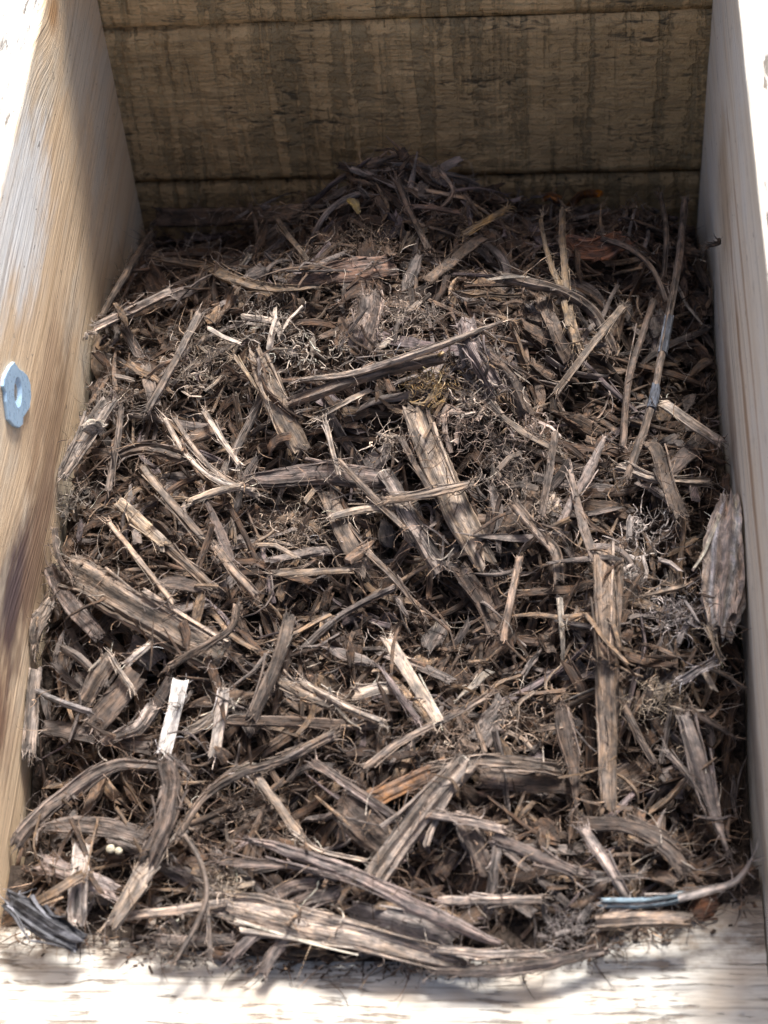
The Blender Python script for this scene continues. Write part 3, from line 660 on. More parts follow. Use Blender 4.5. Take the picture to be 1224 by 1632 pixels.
hand('wood_strip', ST, 'long level brown strip in the middle, below the thin cream splinter', [(356, 1148, 6), (440, 1150, 7), (520, 1153, 7), (600, 1155, 4)], 20, 9, (.26, .185, .135), dz=9, rough=.14)
hand('wood_strip', ST, 'bundle of thin tan strips rising right, below the long level brown strip', [(405, 1235, 5), (470, 1200, 9), (532, 1168, 9)], 15, 8, (.31, .24, .175), dz=9, splits=5)
hand('knobbly_twig', TW, 'knobbly grey twig curving down the middle left', [(462, 985, 8), (450, 1030, 9), (432, 1080, 9), (402, 1142, 5)], 24, 18, (.25, .20, .16), dz=9, boxy=1, rough=.14, side=18, ring=16)
hand('knobbly_twig', TW, 'thin knobbly twig lying over the lower end of the grooved bark slab', [(378, 965, 12), (370, 1000, 15), (335, 1025, 14), (272, 1062, 8)], 15, 12, (.215, .16, .12), dz=12, boxy=1, frayed=(3, 10))
hand('wood_strip', ST, 'smooth mauve brown strip at the left board, above the grooved bark slab', [(58, 905, 8), (105, 955, 9), (158, 1012, 4)], 36, 9, (.20, .155, .135), dz=9, rough=.08, splits=4, taper=[.7, 1, 1, .8])
hand('bark_strip', ST, 'frayed pale strip resting on the left board beside the grooved bark slab', [(82, 960, 9), (58, 1000, 10), (25, 1032, 9)], 32, 9, (.36, .29, .22), dz=10, splits=5, frayed=(8, 20), taper=[.7, 1, .9, .4])
hand('bark_chip', BC, 'tan flat chip standing beside the smooth brown one, left of the white splinter', [(176, 1052, 7), (155, 1085, 8), (132, 1122, 5)], 34, 9, (.30, .225, .165), dz=8, ring=18)
hand('bark_chip', BC, 'smooth brown flat chip left of the white splinter, lower of the two', [(212, 1080, 7), (182, 1118, 8), (148, 1158, 6)], 42, 8, (.26, .195, .150), dz=10, rough=.06, ring=18, vary=.12, side=5)
hand('wood_splinter', WS, 'small splinter leaning across the two flat chips', [(176, 1044, 12), (192, 1070, 13), (210, 1096, 11)], 9, 6, 'pale', dz=12)
hand('wood_splinter', WS, 'short bright splinter below the grooved bark slab', [(240, 1026, 6), (220, 1043, 7), (200, 1060, 6)], 15, 7, (.55, .49, .41), dz=9, splits=0)
hand('grey_twig', TW, 'smooth rounded grey twig end at the left edge of the heap', [(100, 1034, 6), (128, 1052, 7), (158, 1078, 3)], 17, 15, (.255, .225, .20), dz=8, boxy=1, rough=.06, side=3, splits=0)
hand('grey_twig', TW, 'slate grey twig with a broken dark end near the left board', [(45, 1100, 7), (95, 1118, 8), (150, 1136, 5)], 13, 12, (.24, .245, .255), dz=9, boxy=1, rough=.07, side=3, splits=0)
hand('bark_strip', ST, 'grey bark strip hanging down the left edge with a splintered foot', [(38, 1070, 8), (30, 1130, 9), (14, 1200, 8)], 32, 10, (.30, .26, .22), dz=10, splits=4, frayed=(6, 18), jag=(.5, 1.2))
hand('bark_slab', BS, 'rough brown slab with a bark knot, lying below the flat chips', [(72, 1160, 3), (120, 1166, 5), (170, 1175, 4), (240, 1190, 2)], 30, 10, (.20, .16, .135), dz=7)
hand('curled_strip', ST, 'bundle of grey curved shreds left of the white splinter', [(240, 1128, 7), (215, 1160, 9), (165, 1182, 6)], 18, 6, (.36, .31, .27), dz=9, splits=7, rough=.3)
hand('wood_strip', ST, 'pale frayed strip behind the grey weathered strip right of the white splinter', [(300, 1165, 6), (330, 1148, 8), (372, 1120, 6)], 20, 7, (.42, .36, .28), dz=7, splits=4)
# --- upper left
hand('round_stick', TW, 'round brown stick leaning along the foot of the left board at the back', [(243, 372, 10), (205, 430, 9), (160, 508, 9)], 16, 14, (.20, .148, .105), dz=9, boxy=1, rough=.08)
hand('weathered_stick', TW, 'grey stick with a pale sunlit edge, tip resting against the left board', [(272, 466, 8), (215, 492, 10), (152, 522, 12)], 20, 13, (.36, .31, .26), dz=10, splits=3)
hand('curled_root', TW, 'pale curled root end touching the left board', [(152, 530, 12), (130, 532, 16), (112, 532, 17), (98, 541, 15)], 7, 6, 'pale', dz=12, boxy=1, frayed=(16, 2), splits=1)
hand('grey_bark', BC, 'grey bark piece with a whitish lower end at the left board', [(172, 642, 8), (140, 695, 10), (100, 758, 9)], 38, 14, (.34, .30, .255), dz=9, rough=.2, splits=3, taper=[.8, 1, .95, .6], ring=20)
hand('straight_stick', TW, 'straight grey stick standing between the curls in the upper left', [(318, 500, 8), (280, 575, 10), (234, 655, 6)], 15, 10, (.31, .265, .22), dz=9)
hand('straight_stick', TW, 'straight dull stick leaning against the back wall left of the yellow leaf', [(426, 328, 12), (455, 370, 12), (492, 418, 6)], 12, 9, (.235, .175, .120), dz=9)
hand('wood_strip', ST, 'grey flat strip crossing beneath the long tan split slab', [(422, 622, 4), (392, 685, 5), (357, 752, 5)], 17, 9, (.28, .235, .195), dz=7, rough=.1)
hand('thin_strip', ST, 'thin yellow tan splinter beside the prongs of the tan split slab', [(372, 566, 11), (398, 602, 11), (428, 645, 8)], 8, 6, (.45, .34, .20), dz=11)
hand('double_strip', ST, 'pair of narrow pale strips bending down to the right, left of centre', [(262, 668, 9), (298, 725, 10), (345, 765, 9), (405, 782, 5)], 11, 6, 'pale', dz=10, splits=3)
hand('double_strip', ST, 'second narrow strip running along the pair of bent pale strips', [(278, 668, 8), (318, 728, 9), (360, 764, 8), (410, 790, 3)], 10, 6, (.38, .31, .24), dz=9, splits=2)
hand('bark_strip', ST, 'dark fibrous strip with frayed left end, left of the bent pale strips', [(178, 728, 6), (235, 716, 8), (300, 732, 8)], 26, 9, (.23, .18, .145), dz=8, rough=.3, splits=7, frayed=(22, 6), taper=[.4, .9, 1, .8])
hand('wood_strip', ST, 'reddish tan strip under the bent pale strips', [(268, 718, 5), (310, 695, 6), (352, 680, 5)], 28, 8, (.29, .19, .125), dz=6, splits=3)
hand('wood_splinter', WS, 'forked pale splinter pointing down right, upper left of centre', [(325, 655, 9), (352, 695, 11), (382, 742, 8)], 11, 7, 'pale', dz=10, splits=3)
hand('flat_chip', BC, 'flat grey brown chip standing upright in the upper left', [(230, 585, 8), (238, 612, 9), (246, 645, 6)], 28, 8, (.255, .205, .165), dz=8, rough=.07, ring=18)
hand('vertical_stick', TW, 'thin grey stick standing upright, second from the left board', [(192, 650, 8), (185, 715, 8), (172, 782, 4)], 13, 10, (.255, .21, .175), dz=8)
hand('wood_splinter', WS, 'tan chunky splinter with a square pale end, on the left', [(188, 802, 11), (222, 830, 11), (262, 868, 8)], 25, 12, (.44, .345, .225), dz=10, rough=.14, jag=(.15, .6), splits=2)
hand('wood_splinter', WS, 'brown continuation strip below the square ended tan splinter', [(255, 862, 7), (295, 898, 8), (340, 938, 4)], 20, 10, (.30, .225, .16), dz=8, splits=3)
hand('long_splinter', WS, 'long straight thin tan splinter above the grooved bark slab', [(172, 832, 10), (215, 885, 12), (275, 960, 9)], 11, 8, (.41, .31, .215), dz=11, rough=.12, splits=1, wob=.02)
hand('wood_strip', ST, 'long tan strip running down right, right of the square ended splinter', [(228, 742, 9), (268, 795, 10), (325, 862, 6)], 17, 10, (.36, .285, .21), dz=9, splits=3)
hand('wood_splinter', WS, 'tan splinter end pointing at the mauve chip, left of centre', [(340, 870, 6), (372, 910, 9), (408, 948, 9)], 17, 12, (.38, .28, .20), dz=9, jag=(.8, .2))
hand('oval_chip', BC, 'dark oval bark chip below the long straight tan splinter', [(248, 928, 4), (285, 930, 6), (330, 942, 4)], 26, 10, (.165, .122, .095), dz=7, taper=[.4, .95, 1, .9, .4])
hand('wood_strip', ST, 'pale ridged strip lying level between bent strips and mauve slab', [(300, 800, 6), (340, 786, 8), (388, 775, 7)], 15, 8, (.38, .30, .21), dz=9, splits=3)
hand('shard', BC, 'pointed grey shard standing left of centre with curled bark round it', [(322, 785, 8), (345, 835, 9), (368, 895, 6)], 19, 8, (.255, .20, .175), dz=9, taper=[.2, .7, 1, .8])
hand('thin_root', TW, 'thin root leaning over the top end of the grooved bark slab', [(74, 845, 12), (92, 885, 13), (118, 925, 10)], 12, 10, (.22, .17, .135), dz=10, boxy=1)
# --- upper middle and right
hand('edge_strip', ST, 'long dark strip with a sunlit pale edge across the crest of the heap', [(475, 606, 12), (570, 592, 13), (660, 565, 15), (730, 540, 16), (800, 513, 14)], 15, 26, (.40, .33, .26), dz=11, rough=.12, splits=2, roll=.3, taper=[.6, 1, 1, .9, .4])
hand('edge_strip', ST, 'second dark strip with a pale edge, just below the longer one', [(462, 640, 9), (540, 614, 10), (620, 590, 11), (705, 572, 8)], 22, 16, (.27, .20, .15), dz=8, rough=.12, splits=2, roll=-.4)
hand('wood_splinter', WS, 'pale splinter crossing below the two dark edged strips', [(505, 668, 8), (545, 645, 10), (588, 622, 9)], 11, 8, (.40, .33, .245), dz=9)
hand('wood_splinter', WS, 'short white splinter standing upright above the mauve slab', [(518, 672, 12), (528, 712, 13), (540, 755, 12)], 11, 6, (.52, .46, .37), dz=12, splits=1)
hand('long_splinter', WS, 'long brown splinter running down right from the mauve slab', [(540, 735, 12), (580, 775, 13), (645, 842, 8)], 13, 9, (.30, .235, .175), dz=12, wob=.02)
hand('wood_splinter', WS, 'pale splinter crossing the foot of the wide tan slab', [(612, 798, 12), (680, 786, 15), (752, 770, 12)], 16, 8, (.36, .28, .20), dz=13, splits=4)
hand('wood_splinter', WS, 'short cream splinter below the mauve slab', [(528, 824, 8), (580, 812, 10), (645, 808, 8)], 15, 8, (.44, .36, .26), dz=10, splits=3)
hand('bark_strip', ST, 'grey weathered strip left of the wide tan slab', [(612, 755, 8), (655, 830, 9), (702, 905, 6)], 30, 9, (.275, .235, .205), dz=8, splits=5, frayed=(6, 18), rough=.25)
hand('bark_strip', ST, 'dark narrow strip along the left edge of the wide tan slab', [(640, 702, 8), (662, 742, 8), (690, 790, 6)], 12, 9, (.22, .17, .13), dz=9)
hand('wood_slab', BS, 'tan slab dropping from under the mauve slab', [(520, 785, 3), (548, 845, 5), (582, 908, 4)], 36, 9, (.31, .235, .17), dz=7, splits=3, rough=.1, frayed=(4, 16))
hand('wood_splinter', WS, 'tan splinter lying level at the lip of the dark hollow', [(435, 914, 8), (500, 912, 9), (562, 908, 7)], 14, 9, (.38, .29, .20), dz=9, splits=3)
hand('wood_splinter', WS, 'brown splinter pointing down into the dark hollow in the middle', [(585, 880, 9), (630, 925, 9), (672, 977, 5)], 14, 8, (.31, .235, .17), dz=9, splits=3, taper=[1, .9, .6, .2])
hand('upright_splinter', WS, 'reddish tan splinter standing upright over the dark hollow', [(828, 888, 10), (815, 955, 11), (804, 1020, 9)], 14, 9, (.32, .225, .16), dz=10, frayed=(3, 8))
hand('bark_strip', ST, 'brown strip bending down at the right lip of the dark hollow', [(818, 800, 8), (858, 850, 10), (885, 880, 9), (890, 925, 5)], 20, 9, (.26, .195, .145), dz=9)
hand('wood_strip', ST, 'dark flat strip deep inside the hollow', [(735, 905, 1), (770, 960, 1), (790, 1010, 0)], 34, 9, (.15, .105, .078), dz=2, rough=.08)
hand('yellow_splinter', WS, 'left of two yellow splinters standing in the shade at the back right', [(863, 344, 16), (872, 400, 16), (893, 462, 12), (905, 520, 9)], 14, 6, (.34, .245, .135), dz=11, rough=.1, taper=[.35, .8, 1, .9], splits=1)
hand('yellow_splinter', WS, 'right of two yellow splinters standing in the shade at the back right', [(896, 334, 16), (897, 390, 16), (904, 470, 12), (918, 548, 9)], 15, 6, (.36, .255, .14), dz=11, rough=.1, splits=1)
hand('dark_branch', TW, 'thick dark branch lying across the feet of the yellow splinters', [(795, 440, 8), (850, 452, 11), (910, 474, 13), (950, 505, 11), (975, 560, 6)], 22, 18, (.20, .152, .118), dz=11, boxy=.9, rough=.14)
hand('wood_strip', ST, 'flat grey brown strip below the dark branch, left one', [(866, 478, 5), (885, 525, 5), (908, 575, 3)], 28, 8, (.225, .165, .12), dz=7, rough=.08)
hand('wood_strip', ST, 'golden flat strip below the dark branch, right one', [(902, 490, 6), (912, 525, 6), (922, 560, 4)], 22, 8, (.31, .215, .125), dz=8, rough=.12)
hand('tan_twig', TW, 'tan stick with a frayed top standing right of the crest', [(992, 488, 15), (945, 550, 15), (888, 625, 10)], 16, 10, (.36, .285, .21), dz=10, frayed=(22, 6), splits=2)
LT = hand('long_twig', TW, 'longest grey brown twig with blue stains, standing near the right board', [(1092, 318, 18), (1080, 430, 19), (1056, 560, 17), (1038, 650, 14), (1000, 762, 6)], 16, 14, (.24, .185, .145), dz=12, boxy=1, rough=.08, wob=.01, side=14, splits=0)
hand('thin_stick', TW, 'thin brown stick standing left of the longest twig at the back', [(1052, 308, 12), (1062, 370, 12), (1058, 440, 6)], 11, 9, (.215, .16, .115), dz=9, boxy=1)
hand('curved_twig', TW, 'curved brown twig arching toward the longest twig at the back', [(960, 380, 10), (1005, 398, 13), (1040, 430, 13), (1062, 480, 10)], 12, 10, (.205, .15, .112), dz=10, boxy=1)
hand('bark_stick', TW, 'dark knobbly stick standing below the back right, frayed top', [(1040, 480, 10), (1018, 545, 11), (1000, 610, 8), (994, 715, 3)], 15, 13, (.205, .15, .118), dz=9, boxy=1, rough=.14, frayed=(16, 3))
hand('wood_splinter', WS, 'cream splinter with a broken end pointing at the right board', [(1056, 642, 13), (1100, 672, 13), (1148, 706, 10)], 22, 9, (.47, .40, .31), dz=11, rough=.1, jag=(.3, .8), splits=1, side=5)
hand('flat_chip', BC, 'mauve flat slab half hidden below the cream splinter', [(1128, 690, 3), (1095, 725, 4), (1060, 760, 2)], 34, 8, (.205, .165, .145), dz=6, rough=.07)
hand('grey_strip', ST, 'grey mauve pointed strip crossing behind the pinkish splinter', [(965, 698, 12), (928, 770, 11), (888, 850, 8)], 22, 9, (.29, .245, .225), dz=9, rough=.12, taper=[.35, 1, 1, .9])
hand('thin_strip', ST, 'thin grey strip left of the grey mauve pointed strip', [(884, 690, 9), (876, 752, 10), (862, 822, 7)], 15, 8, (.275, .22, .18), dz=9)
hand('fibrous_strip', ST, 'pale fibrous strip lying level right of the grey mauve pointed strip', [(985, 742, 7), (1050, 765, 9), (1130, 768, 6)], 17, 8, (.36, .30, .235), dz=9, splits=6, rough=.3)
hand('folded_strip', ST, 'dark torn strip folded over the pale fibrous strip', [(1035, 705, 9), (1050, 720, 14), (1066, 770, 12), (1085, 820, 6)], 28, 8, (.20, .15, .112), dz=10, splits=6, rough=.25, frayed=(16, 20))
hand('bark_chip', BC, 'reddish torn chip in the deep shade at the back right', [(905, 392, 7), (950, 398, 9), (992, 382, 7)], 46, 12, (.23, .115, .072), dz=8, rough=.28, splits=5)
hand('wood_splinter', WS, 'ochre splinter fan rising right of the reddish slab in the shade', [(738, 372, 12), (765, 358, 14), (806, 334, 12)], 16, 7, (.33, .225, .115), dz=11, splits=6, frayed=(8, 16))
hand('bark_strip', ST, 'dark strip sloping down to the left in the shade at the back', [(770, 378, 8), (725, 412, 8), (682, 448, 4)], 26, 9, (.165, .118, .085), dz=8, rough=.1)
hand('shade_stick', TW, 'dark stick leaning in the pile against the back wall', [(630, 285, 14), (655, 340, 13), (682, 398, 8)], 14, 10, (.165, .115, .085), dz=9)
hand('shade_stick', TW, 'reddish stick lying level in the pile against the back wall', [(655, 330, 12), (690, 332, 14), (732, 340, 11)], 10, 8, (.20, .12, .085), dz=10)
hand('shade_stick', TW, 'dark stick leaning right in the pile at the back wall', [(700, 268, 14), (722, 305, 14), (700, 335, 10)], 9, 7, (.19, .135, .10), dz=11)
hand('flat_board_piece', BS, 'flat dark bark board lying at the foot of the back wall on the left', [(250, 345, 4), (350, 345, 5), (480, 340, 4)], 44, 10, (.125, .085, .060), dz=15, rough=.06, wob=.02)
hand('grey_bark_curl', BC, 'hairy pale bark knot on the crest below the reddish slab', [(592, 470, 13), (585, 505, 15), (572, 548, 12)], 42, 22, (.34, .265, .215), dz=8, boxy=.9, rough=.28, ring=20, frayed=(40, 20), side=90, hl=.008)
hand('grey_bark_curl', BC, 'lavender grey torn bark on the crest at the end of the edge strip', [(742, 515, 15), (757, 560, 16), (790, 620, 11)], 34, 14, (.275, .23, .225), dz=9, rough=.3, ring=18, splits=6, side=40)
hand('bark_log', BS, 'brown bark roll lying along the right flank of the crest', [(770, 560, 8), (812, 600, 8), (840, 660, 4)], 30, 22, (.23, .175, .135), dz=7, rough=.2, splits=5, side=30)
hand('long_strip', ST, 'tan strip running down right below the crest, over a fibre tuft', [(790, 655, 8), (835, 690, 10), (892, 720, 6)], 12, 8, (.33, .265, .195), dz=10, splits=4)
# --- lower right
hand('frayed_bark', ST, 'grey bark strip torn into a long forked point near the right board', [(1088, 1140, 9), (1110, 1210, 11), (1135, 1285, 12), (1162, 1360, 11)], 36, 12, (.32, .275, .245), dz=11, rough=.22, taper=[.8, 1, .9, .6, .38, .16], splits=8, frayed=(10, 14), ring=18)
hand('frayed_bark', ST, 'thin split side strip beside the forked grey bark', [(1062, 1198, 9), (1092, 1232, 11), (1128, 1282, 11)], 10, 6, (.33, .285, .25), dz=11, splits=3)
hand('wood_splinter', WS, 'brown pointed splinter in the dark gap near the right board', [(1098, 1130, 10), (1135, 1152, 11), (1172, 1176, 9)], 13, 8, (.27, .205, .155), dz=10, taper=[1, 1, .8, .3])
hand('wood_splinter', WS, 'tan pointed splinter above the dark gap at the right board', [(1120, 1062, 11), (1155, 1075, 12), (1195, 1096, 11)], 9, 6, (.36, .28, .20), dz=11, taper=[1, 1, .8, .3])
hand('wood_splinter', WS, 'yellowish splinter pair forking below the lumpy bark slab', [(1128, 1000, 16), (1138, 1025, 16), (1150, 1055, 14)], 9, 6, (.44, .35, .23), dz=12, splits=4)
hand('grey_fibre_strip', ST, 'silver grey fibre bundle left of the dark gap at the right board', [(1142, 1052, 12), (1112, 1068, 13), (1085, 1085, 9)], 16, 7, (.36, .37, .39), dz=10, splits=8, rough=.3)
hand('wood_strip', ST, 'light brown leaf shaped splinter right of the upright tan bark strip', [(1012, 952, 9), (1052, 944, 11), (1095, 932, 9)], 12, 7, (.31, .235, .17), dz=10, taper=[.3, .8, 1, .5])
hand('wood_strip', ST, 'thin brown stick slanting down right of the upright tan strip foot', [(990, 1120, 6), (1015, 1165, 7), (1042, 1215, 4)], 14, 10, (.20, .148, .112), dz=8)
BT = hand('blue_twig', TW, 'grey twig with a light blue stained left half, lying at the front right', [(962, 1440, 11), (1010, 1440, 13), (1060, 1434, 14), (1120, 1420, 14), (1172, 1404, 14), (1200, 1368, 16)], 15, 12, (.36, .345, .325), dz=12, boxy=1, rough=.12, taper=[.8, 1, 1, 1, .8, .45], splits=2)
hand('wood_chunk', BC, 'orange sided chunk with a pale top, below the blue stained twig', [(952, 1468, 9), (1020, 1464, 11), (1096, 1466, 8)], 28, 20, (.37, .285, .21), dz=9, rough=.14, splits=1, jag=(.2, .6), ring=18)
hand('wood_strip', ST, 'striped pale strip lying over the grey log at the right', [(680, 1298, 14), (740, 1306, 14), (805, 1322, 11)], 16, 7, (.39, .325, .275), dz=11, splits=4)
hand('wood_strip', ST, 'mauve strip with a tan broken end, right of the striped pale strip', [(790, 1336, 8), (850, 1362, 10), (918, 1393, 9)], 22, 12, (.28, .225, .20), dz=9, splits=2, jag=(.6, .2))
hand('wood_strip', ST, 'grey strip standing upright below the mauve strip', [(792, 1352, 7), (786, 1400, 9), (778, 1452, 6)], 18, 10, (.31, .265, .235), dz=9)
hand('bark_log', BS, 'brown rounded bark leaning behind the upright grey strip', [(738, 1300, 5), (755, 1340, 6), (775, 1385, 3)], 34, 22, (.20, .15, .12), dz=6, rough=.14)
hand('long_strip', ST, 'long brown strip fanning right below the upright tan strip foot', [(925, 1310, 6), (1000, 1318, 8), (1060, 1350, 7), (1090, 1390, 3)], 24, 9, (.225, .175, .142), dz=8, splits=5)
hand('bark_strip', ST, 'brown rough strip behind the fanning one', [(1005, 1308, 8), (1050, 1330, 8), (1092, 1365, 4)], 26, 10, (.235, .18, .145), dz=8, rough=.2)
hand('wood_strip', ST, 'pale lavender strip dropping below the fanning strips', [(930, 1320, 9), (965, 1375, 9), (1005, 1440, 6)], 20, 8, (.33, .285, .265), dz=8)
hand('level_strip', ST, 'level tan strip with a forked right end above the front edge', [(700, 1436, 9), (780, 1436, 11), (862, 1432, 9)], 17, 8, (.40, .33, .27), dz=10, splits=5)
hand('grey_shard', BC, 'thin grey shard above the blue stained twig', [(945, 1405, 8), (980, 1398, 9), (1018, 1396, 8)], 9, 5, (.30, .27, .245), dz=9)
hand('edge_bark', ST, 'long dark bark tail continuing right from the longest front slab', [(690, 1546, 4), (780, 1545, 6), (870, 1538, 6), (968, 1515, 4)], 24, 12, (.27, .225, .195), dz=8, splits=4, taper=[.6, 1, .9, .4])
hand('edge_bark', ST, 'pale split strip above the tail of the longest front slab', [(690, 1512, 9), (770, 1520, 10), (868, 1518, 8)], 16, 8, (.42, .36, .30), dz=9, splits=3)
hand('grey_slab', BS, 'pale grey slab lying behind the longest front slab', [(560, 1460, 0), (640, 1478, 2), (720, 1502, 0)], 52, 10, (.36, .35, .335), dz=5, rough=.14)
hand('bark_chip', BC, 'ribbed brown chip under the mauve branch', [(430, 1428, 3), (470, 1415, 4), (510, 1408, 3)], 26, 9, (.22, .17, .145), dz=6, rough=.2)
hand('bark_chip', BC, 'ribbed grey chip lying under the ribbed brown one', [(465, 1448, 3), (500, 1432, 5), (540, 1425, 3)], 30, 9, (.30, .25, .225), dz=6, rough=.2)
hand('wood_strip', ST, 'grey strip running down right beside the steeply tilted flat slab', [(500, 1215, 8), (560, 1255, 10), (642, 1312, 8)], 17, 8, (.255, .205, .18), dz=9, splits=4)
hand('wood_splinter', WS, 'frayed tan splinter pair left of the steeply tilted flat slab', [(408, 1240, 8), (445, 1285, 10), (475, 1330, 7)], 17, 8, (.37, .295, .215), dz=10, splits=4, frayed=(10, 12))
hand('wood_splinter', WS, 'thin tan splinter hooking right over the mauve branch', [(468, 1328, 9), (510, 1355, 11), (582, 1372, 9)], 9, 6, 'pale', dz=11)
hand('wood_splinter', WS, 'long thin brown splinter slanting across the hollow in front', [(580, 1225, 6), (640, 1182, 9), (720, 1140, 8), (775, 1108, 7)], 12, 8, (.29, .23, .18), dz=9, splits=3)
# --- lower left
hand('curved_bark', ST, 'curved grey bark strip arching along the lower left', [(8, 1345, 7), (60, 1300, 9), (120, 1255, 10), (185, 1220, 10), (262, 1222, 6)], 28, 11, (.255, .21, .18), dz=9, taper=[1, 1, .9, .7, .6], splits=5, ring=18, side=20)
hand('oval_slab', BS, 'oval grey slab under the curved bark strip, lower left', [(70, 1318, 7), (120, 1312, 10), (175, 1320, 10), (235, 1336, 6)], 36, 11, (.275, .23, .20), dz=9, taper=[.4, .9, 1, 1, .8], ring=20, rough=.14)
hand('pale_plank', ST, 'whitish worn strip standing below the oval grey slab', [(133, 1348, 7), (128, 1400, 8), (124, 1470, 5)], 32, 9, (.50, .47, .43), dz=8, splits=3, frayed=(3, 16), rough=.2)
hand('pale_plank', ST, 'pale mauve strip crossing behind the whitish worn strip', [(70, 1378, 3), (120, 1395, 4), (180, 1420, 3)], 32, 9, (.37, .31, .29), dz=6, rough=.2)
hand('orange_stick', TW, 'orange tan stick crossing the whitish worn strip at the lower left', [(132, 1394, 13), (90, 1420, 13), (10, 1468, 7)], 16, 11, (.40, .27, .155), dz=10, rough=.12)
hand('slate_bark', BC, 'slate grey bark piece lying on the front board at the lower left', [(16, 1436, 13), (62, 1466, 12), (120, 1500, 6)], 40, 20, 'slate', dz=9, rough=.3, vary=.35, taper=[.7, 1, 1, .8], ring=24, splits=6, side=10, jag=(.9, .6))
hand('dark_bark_branch', TW, 'dark rugged branch standing upright in the lower left', [(268, 1214, 9), (272, 1262, 11), (266, 1310, 11), (238, 1372, 8)], 34, 22, (.155, .118, .098), dz=10, rough=.24, splits=6, ring=18, side=26)
hand('split_strip', ST, 'half bare split strip with a pale lower end, lower left', [(268, 1330, 9), (225, 1402, 11), (180, 1474, 9)], 32, 10, (.42, .355, .27), dz=10, splits=4, rough=.12, taper=[.7, 1, 1, .85])
hand('arching_branch', TW, 'long thin branch arching from the middle down to the rugged branch', [(532, 1172, 9), (455, 1210, 11), (385, 1232, 12), (325, 1272, 13), (285, 1335, 13)], 14, 11, (.28, .215, .165), dz=11, boxy=1, splits=3)
hand('hanging_root', TW, 'thin root curving down over the front edge, lower left', [(290, 1325, 13), (318, 1370, 15), (330, 1425, 15), (312, 1475, 12), (278, 1535, 8)], 10, 9, (.28, .235, .195), dz=10, boxy=1, rough=.1, splits=0, side=8)
hand('hanging_root', TW, 'short thin root beside the one curving over the front edge', [(326, 1425, 12), (332, 1465, 12), (336, 1518, 8)], 9, 7, (.33, .28, .23), dz=9, boxy=1, splits=1)
hand('wood_strip', ST, 'pale level strip behind the root at the front left', [(205, 1460, 6), (280, 1450, 8), (375, 1436, 7)], 16, 8, (.38, .31, .245), dz=8)
hand('front_chip', BC, 'grey chip poking over the front board below the longest slab', [(462, 1488, 6), (440, 1515, 5), (420, 1548, 3)], 20, 9, (.30, .25, .22), dz=7)
hand('front_chip', BC, 'mauve chip slanting over the front board left of the grey one', [(420, 1480, 7), (395, 1500, 7), (365, 1528, 4)], 20, 9, (.31, .26, .245), dz=8)
hand('front_chip', BC, 'flat strip under the root at the front edge, lower left', [(248, 1503, 6), (310, 1500, 6), (372, 1498, 4)], 20, 8, (.29, .245, .215), dz=6)
hand('orange_scrap', BC, 'rounded orange bark scrap, left of two in the back right corner', [(866, 317, 2), (879, 313, 4), (892, 319, 2)], 18, 14, 'orange', dz=13, rough=.15, frayed=(0, 0), side=0, splits=0)
hand('orange_scrap', BC, 'longer orange bark scrap, right of two in the back right corner', [(903, 296, 3), (928, 301, 5), (956, 309, 3)], 17, 13, 'orange', dz=14, rough=.15, frayed=(0, 0), side=0, splits=0)
hand('yellow_leaf', 'leaf scrap', 'crumpled yellow leaf scrap in the shade at the back wall', [(556, 318, 17), (567, 325, 17), (572, 338, 14)], 18, 4, (.32, .24, .10), dz=13, rough=.3, frayed=(0, 0), side=0, splits=1, taper=[.5, 1, .8, .5])
hand('insect_root', TW, 'small spiky root fragment clinging to the right board', [(1126, 393, 66), (1150, 388, 74), (1172, 381, 80)], 7, 6, (.15, .11, .08), dz=12, splits=2, frayed=(10, 8), side=8, hl=.008)

# stains of blue on two twigs: thin skins round the wood, part of those twigs
def skin(owner, a, b, rad, col):
    """A ragged coloured skin over the stretch a..b of a twig."""
    o, P, up = owner; c = P.mean(0); C = curve(P - c, 60); s = C[int(a * 59):int(b * 59) + 1]
    v, f, g, t = sweep(s, rad * 2, rad * 2, up, 14, prng, (3, 3), .16, 0, col, .02, .5, 1.0)
    k = mesh('stained_bark', v, f, MULCH, o, g, t); k['label'] = 'blue stained stretch of bark'; return k
skin(LT, .46, .58, .0030, (.15, .165, .19)); skin(LT, .72, .81, .0031, (.13, .145, .175))
skin(BT, .03, .46, .0027, (.20, .27, .31))
# ------------------------------------------------------------------ tufts of fibre
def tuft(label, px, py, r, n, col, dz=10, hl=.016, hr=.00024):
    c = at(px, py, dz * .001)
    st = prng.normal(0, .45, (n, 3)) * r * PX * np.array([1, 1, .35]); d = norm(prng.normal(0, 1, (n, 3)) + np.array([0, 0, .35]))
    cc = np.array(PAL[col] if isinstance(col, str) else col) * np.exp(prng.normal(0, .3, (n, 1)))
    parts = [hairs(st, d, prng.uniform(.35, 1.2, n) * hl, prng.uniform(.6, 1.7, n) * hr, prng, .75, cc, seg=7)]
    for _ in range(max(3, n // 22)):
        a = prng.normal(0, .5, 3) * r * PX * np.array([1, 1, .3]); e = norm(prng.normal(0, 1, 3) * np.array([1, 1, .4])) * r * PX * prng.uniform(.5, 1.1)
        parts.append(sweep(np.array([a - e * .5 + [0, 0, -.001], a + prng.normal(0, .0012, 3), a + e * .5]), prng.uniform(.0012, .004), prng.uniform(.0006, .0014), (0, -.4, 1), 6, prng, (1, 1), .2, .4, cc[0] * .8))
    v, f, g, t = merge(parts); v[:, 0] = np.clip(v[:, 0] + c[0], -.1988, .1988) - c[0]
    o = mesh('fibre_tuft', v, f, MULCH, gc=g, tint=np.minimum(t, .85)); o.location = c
    tag(o, label, 'fibre tuft', 'tufts of shredded fibre')
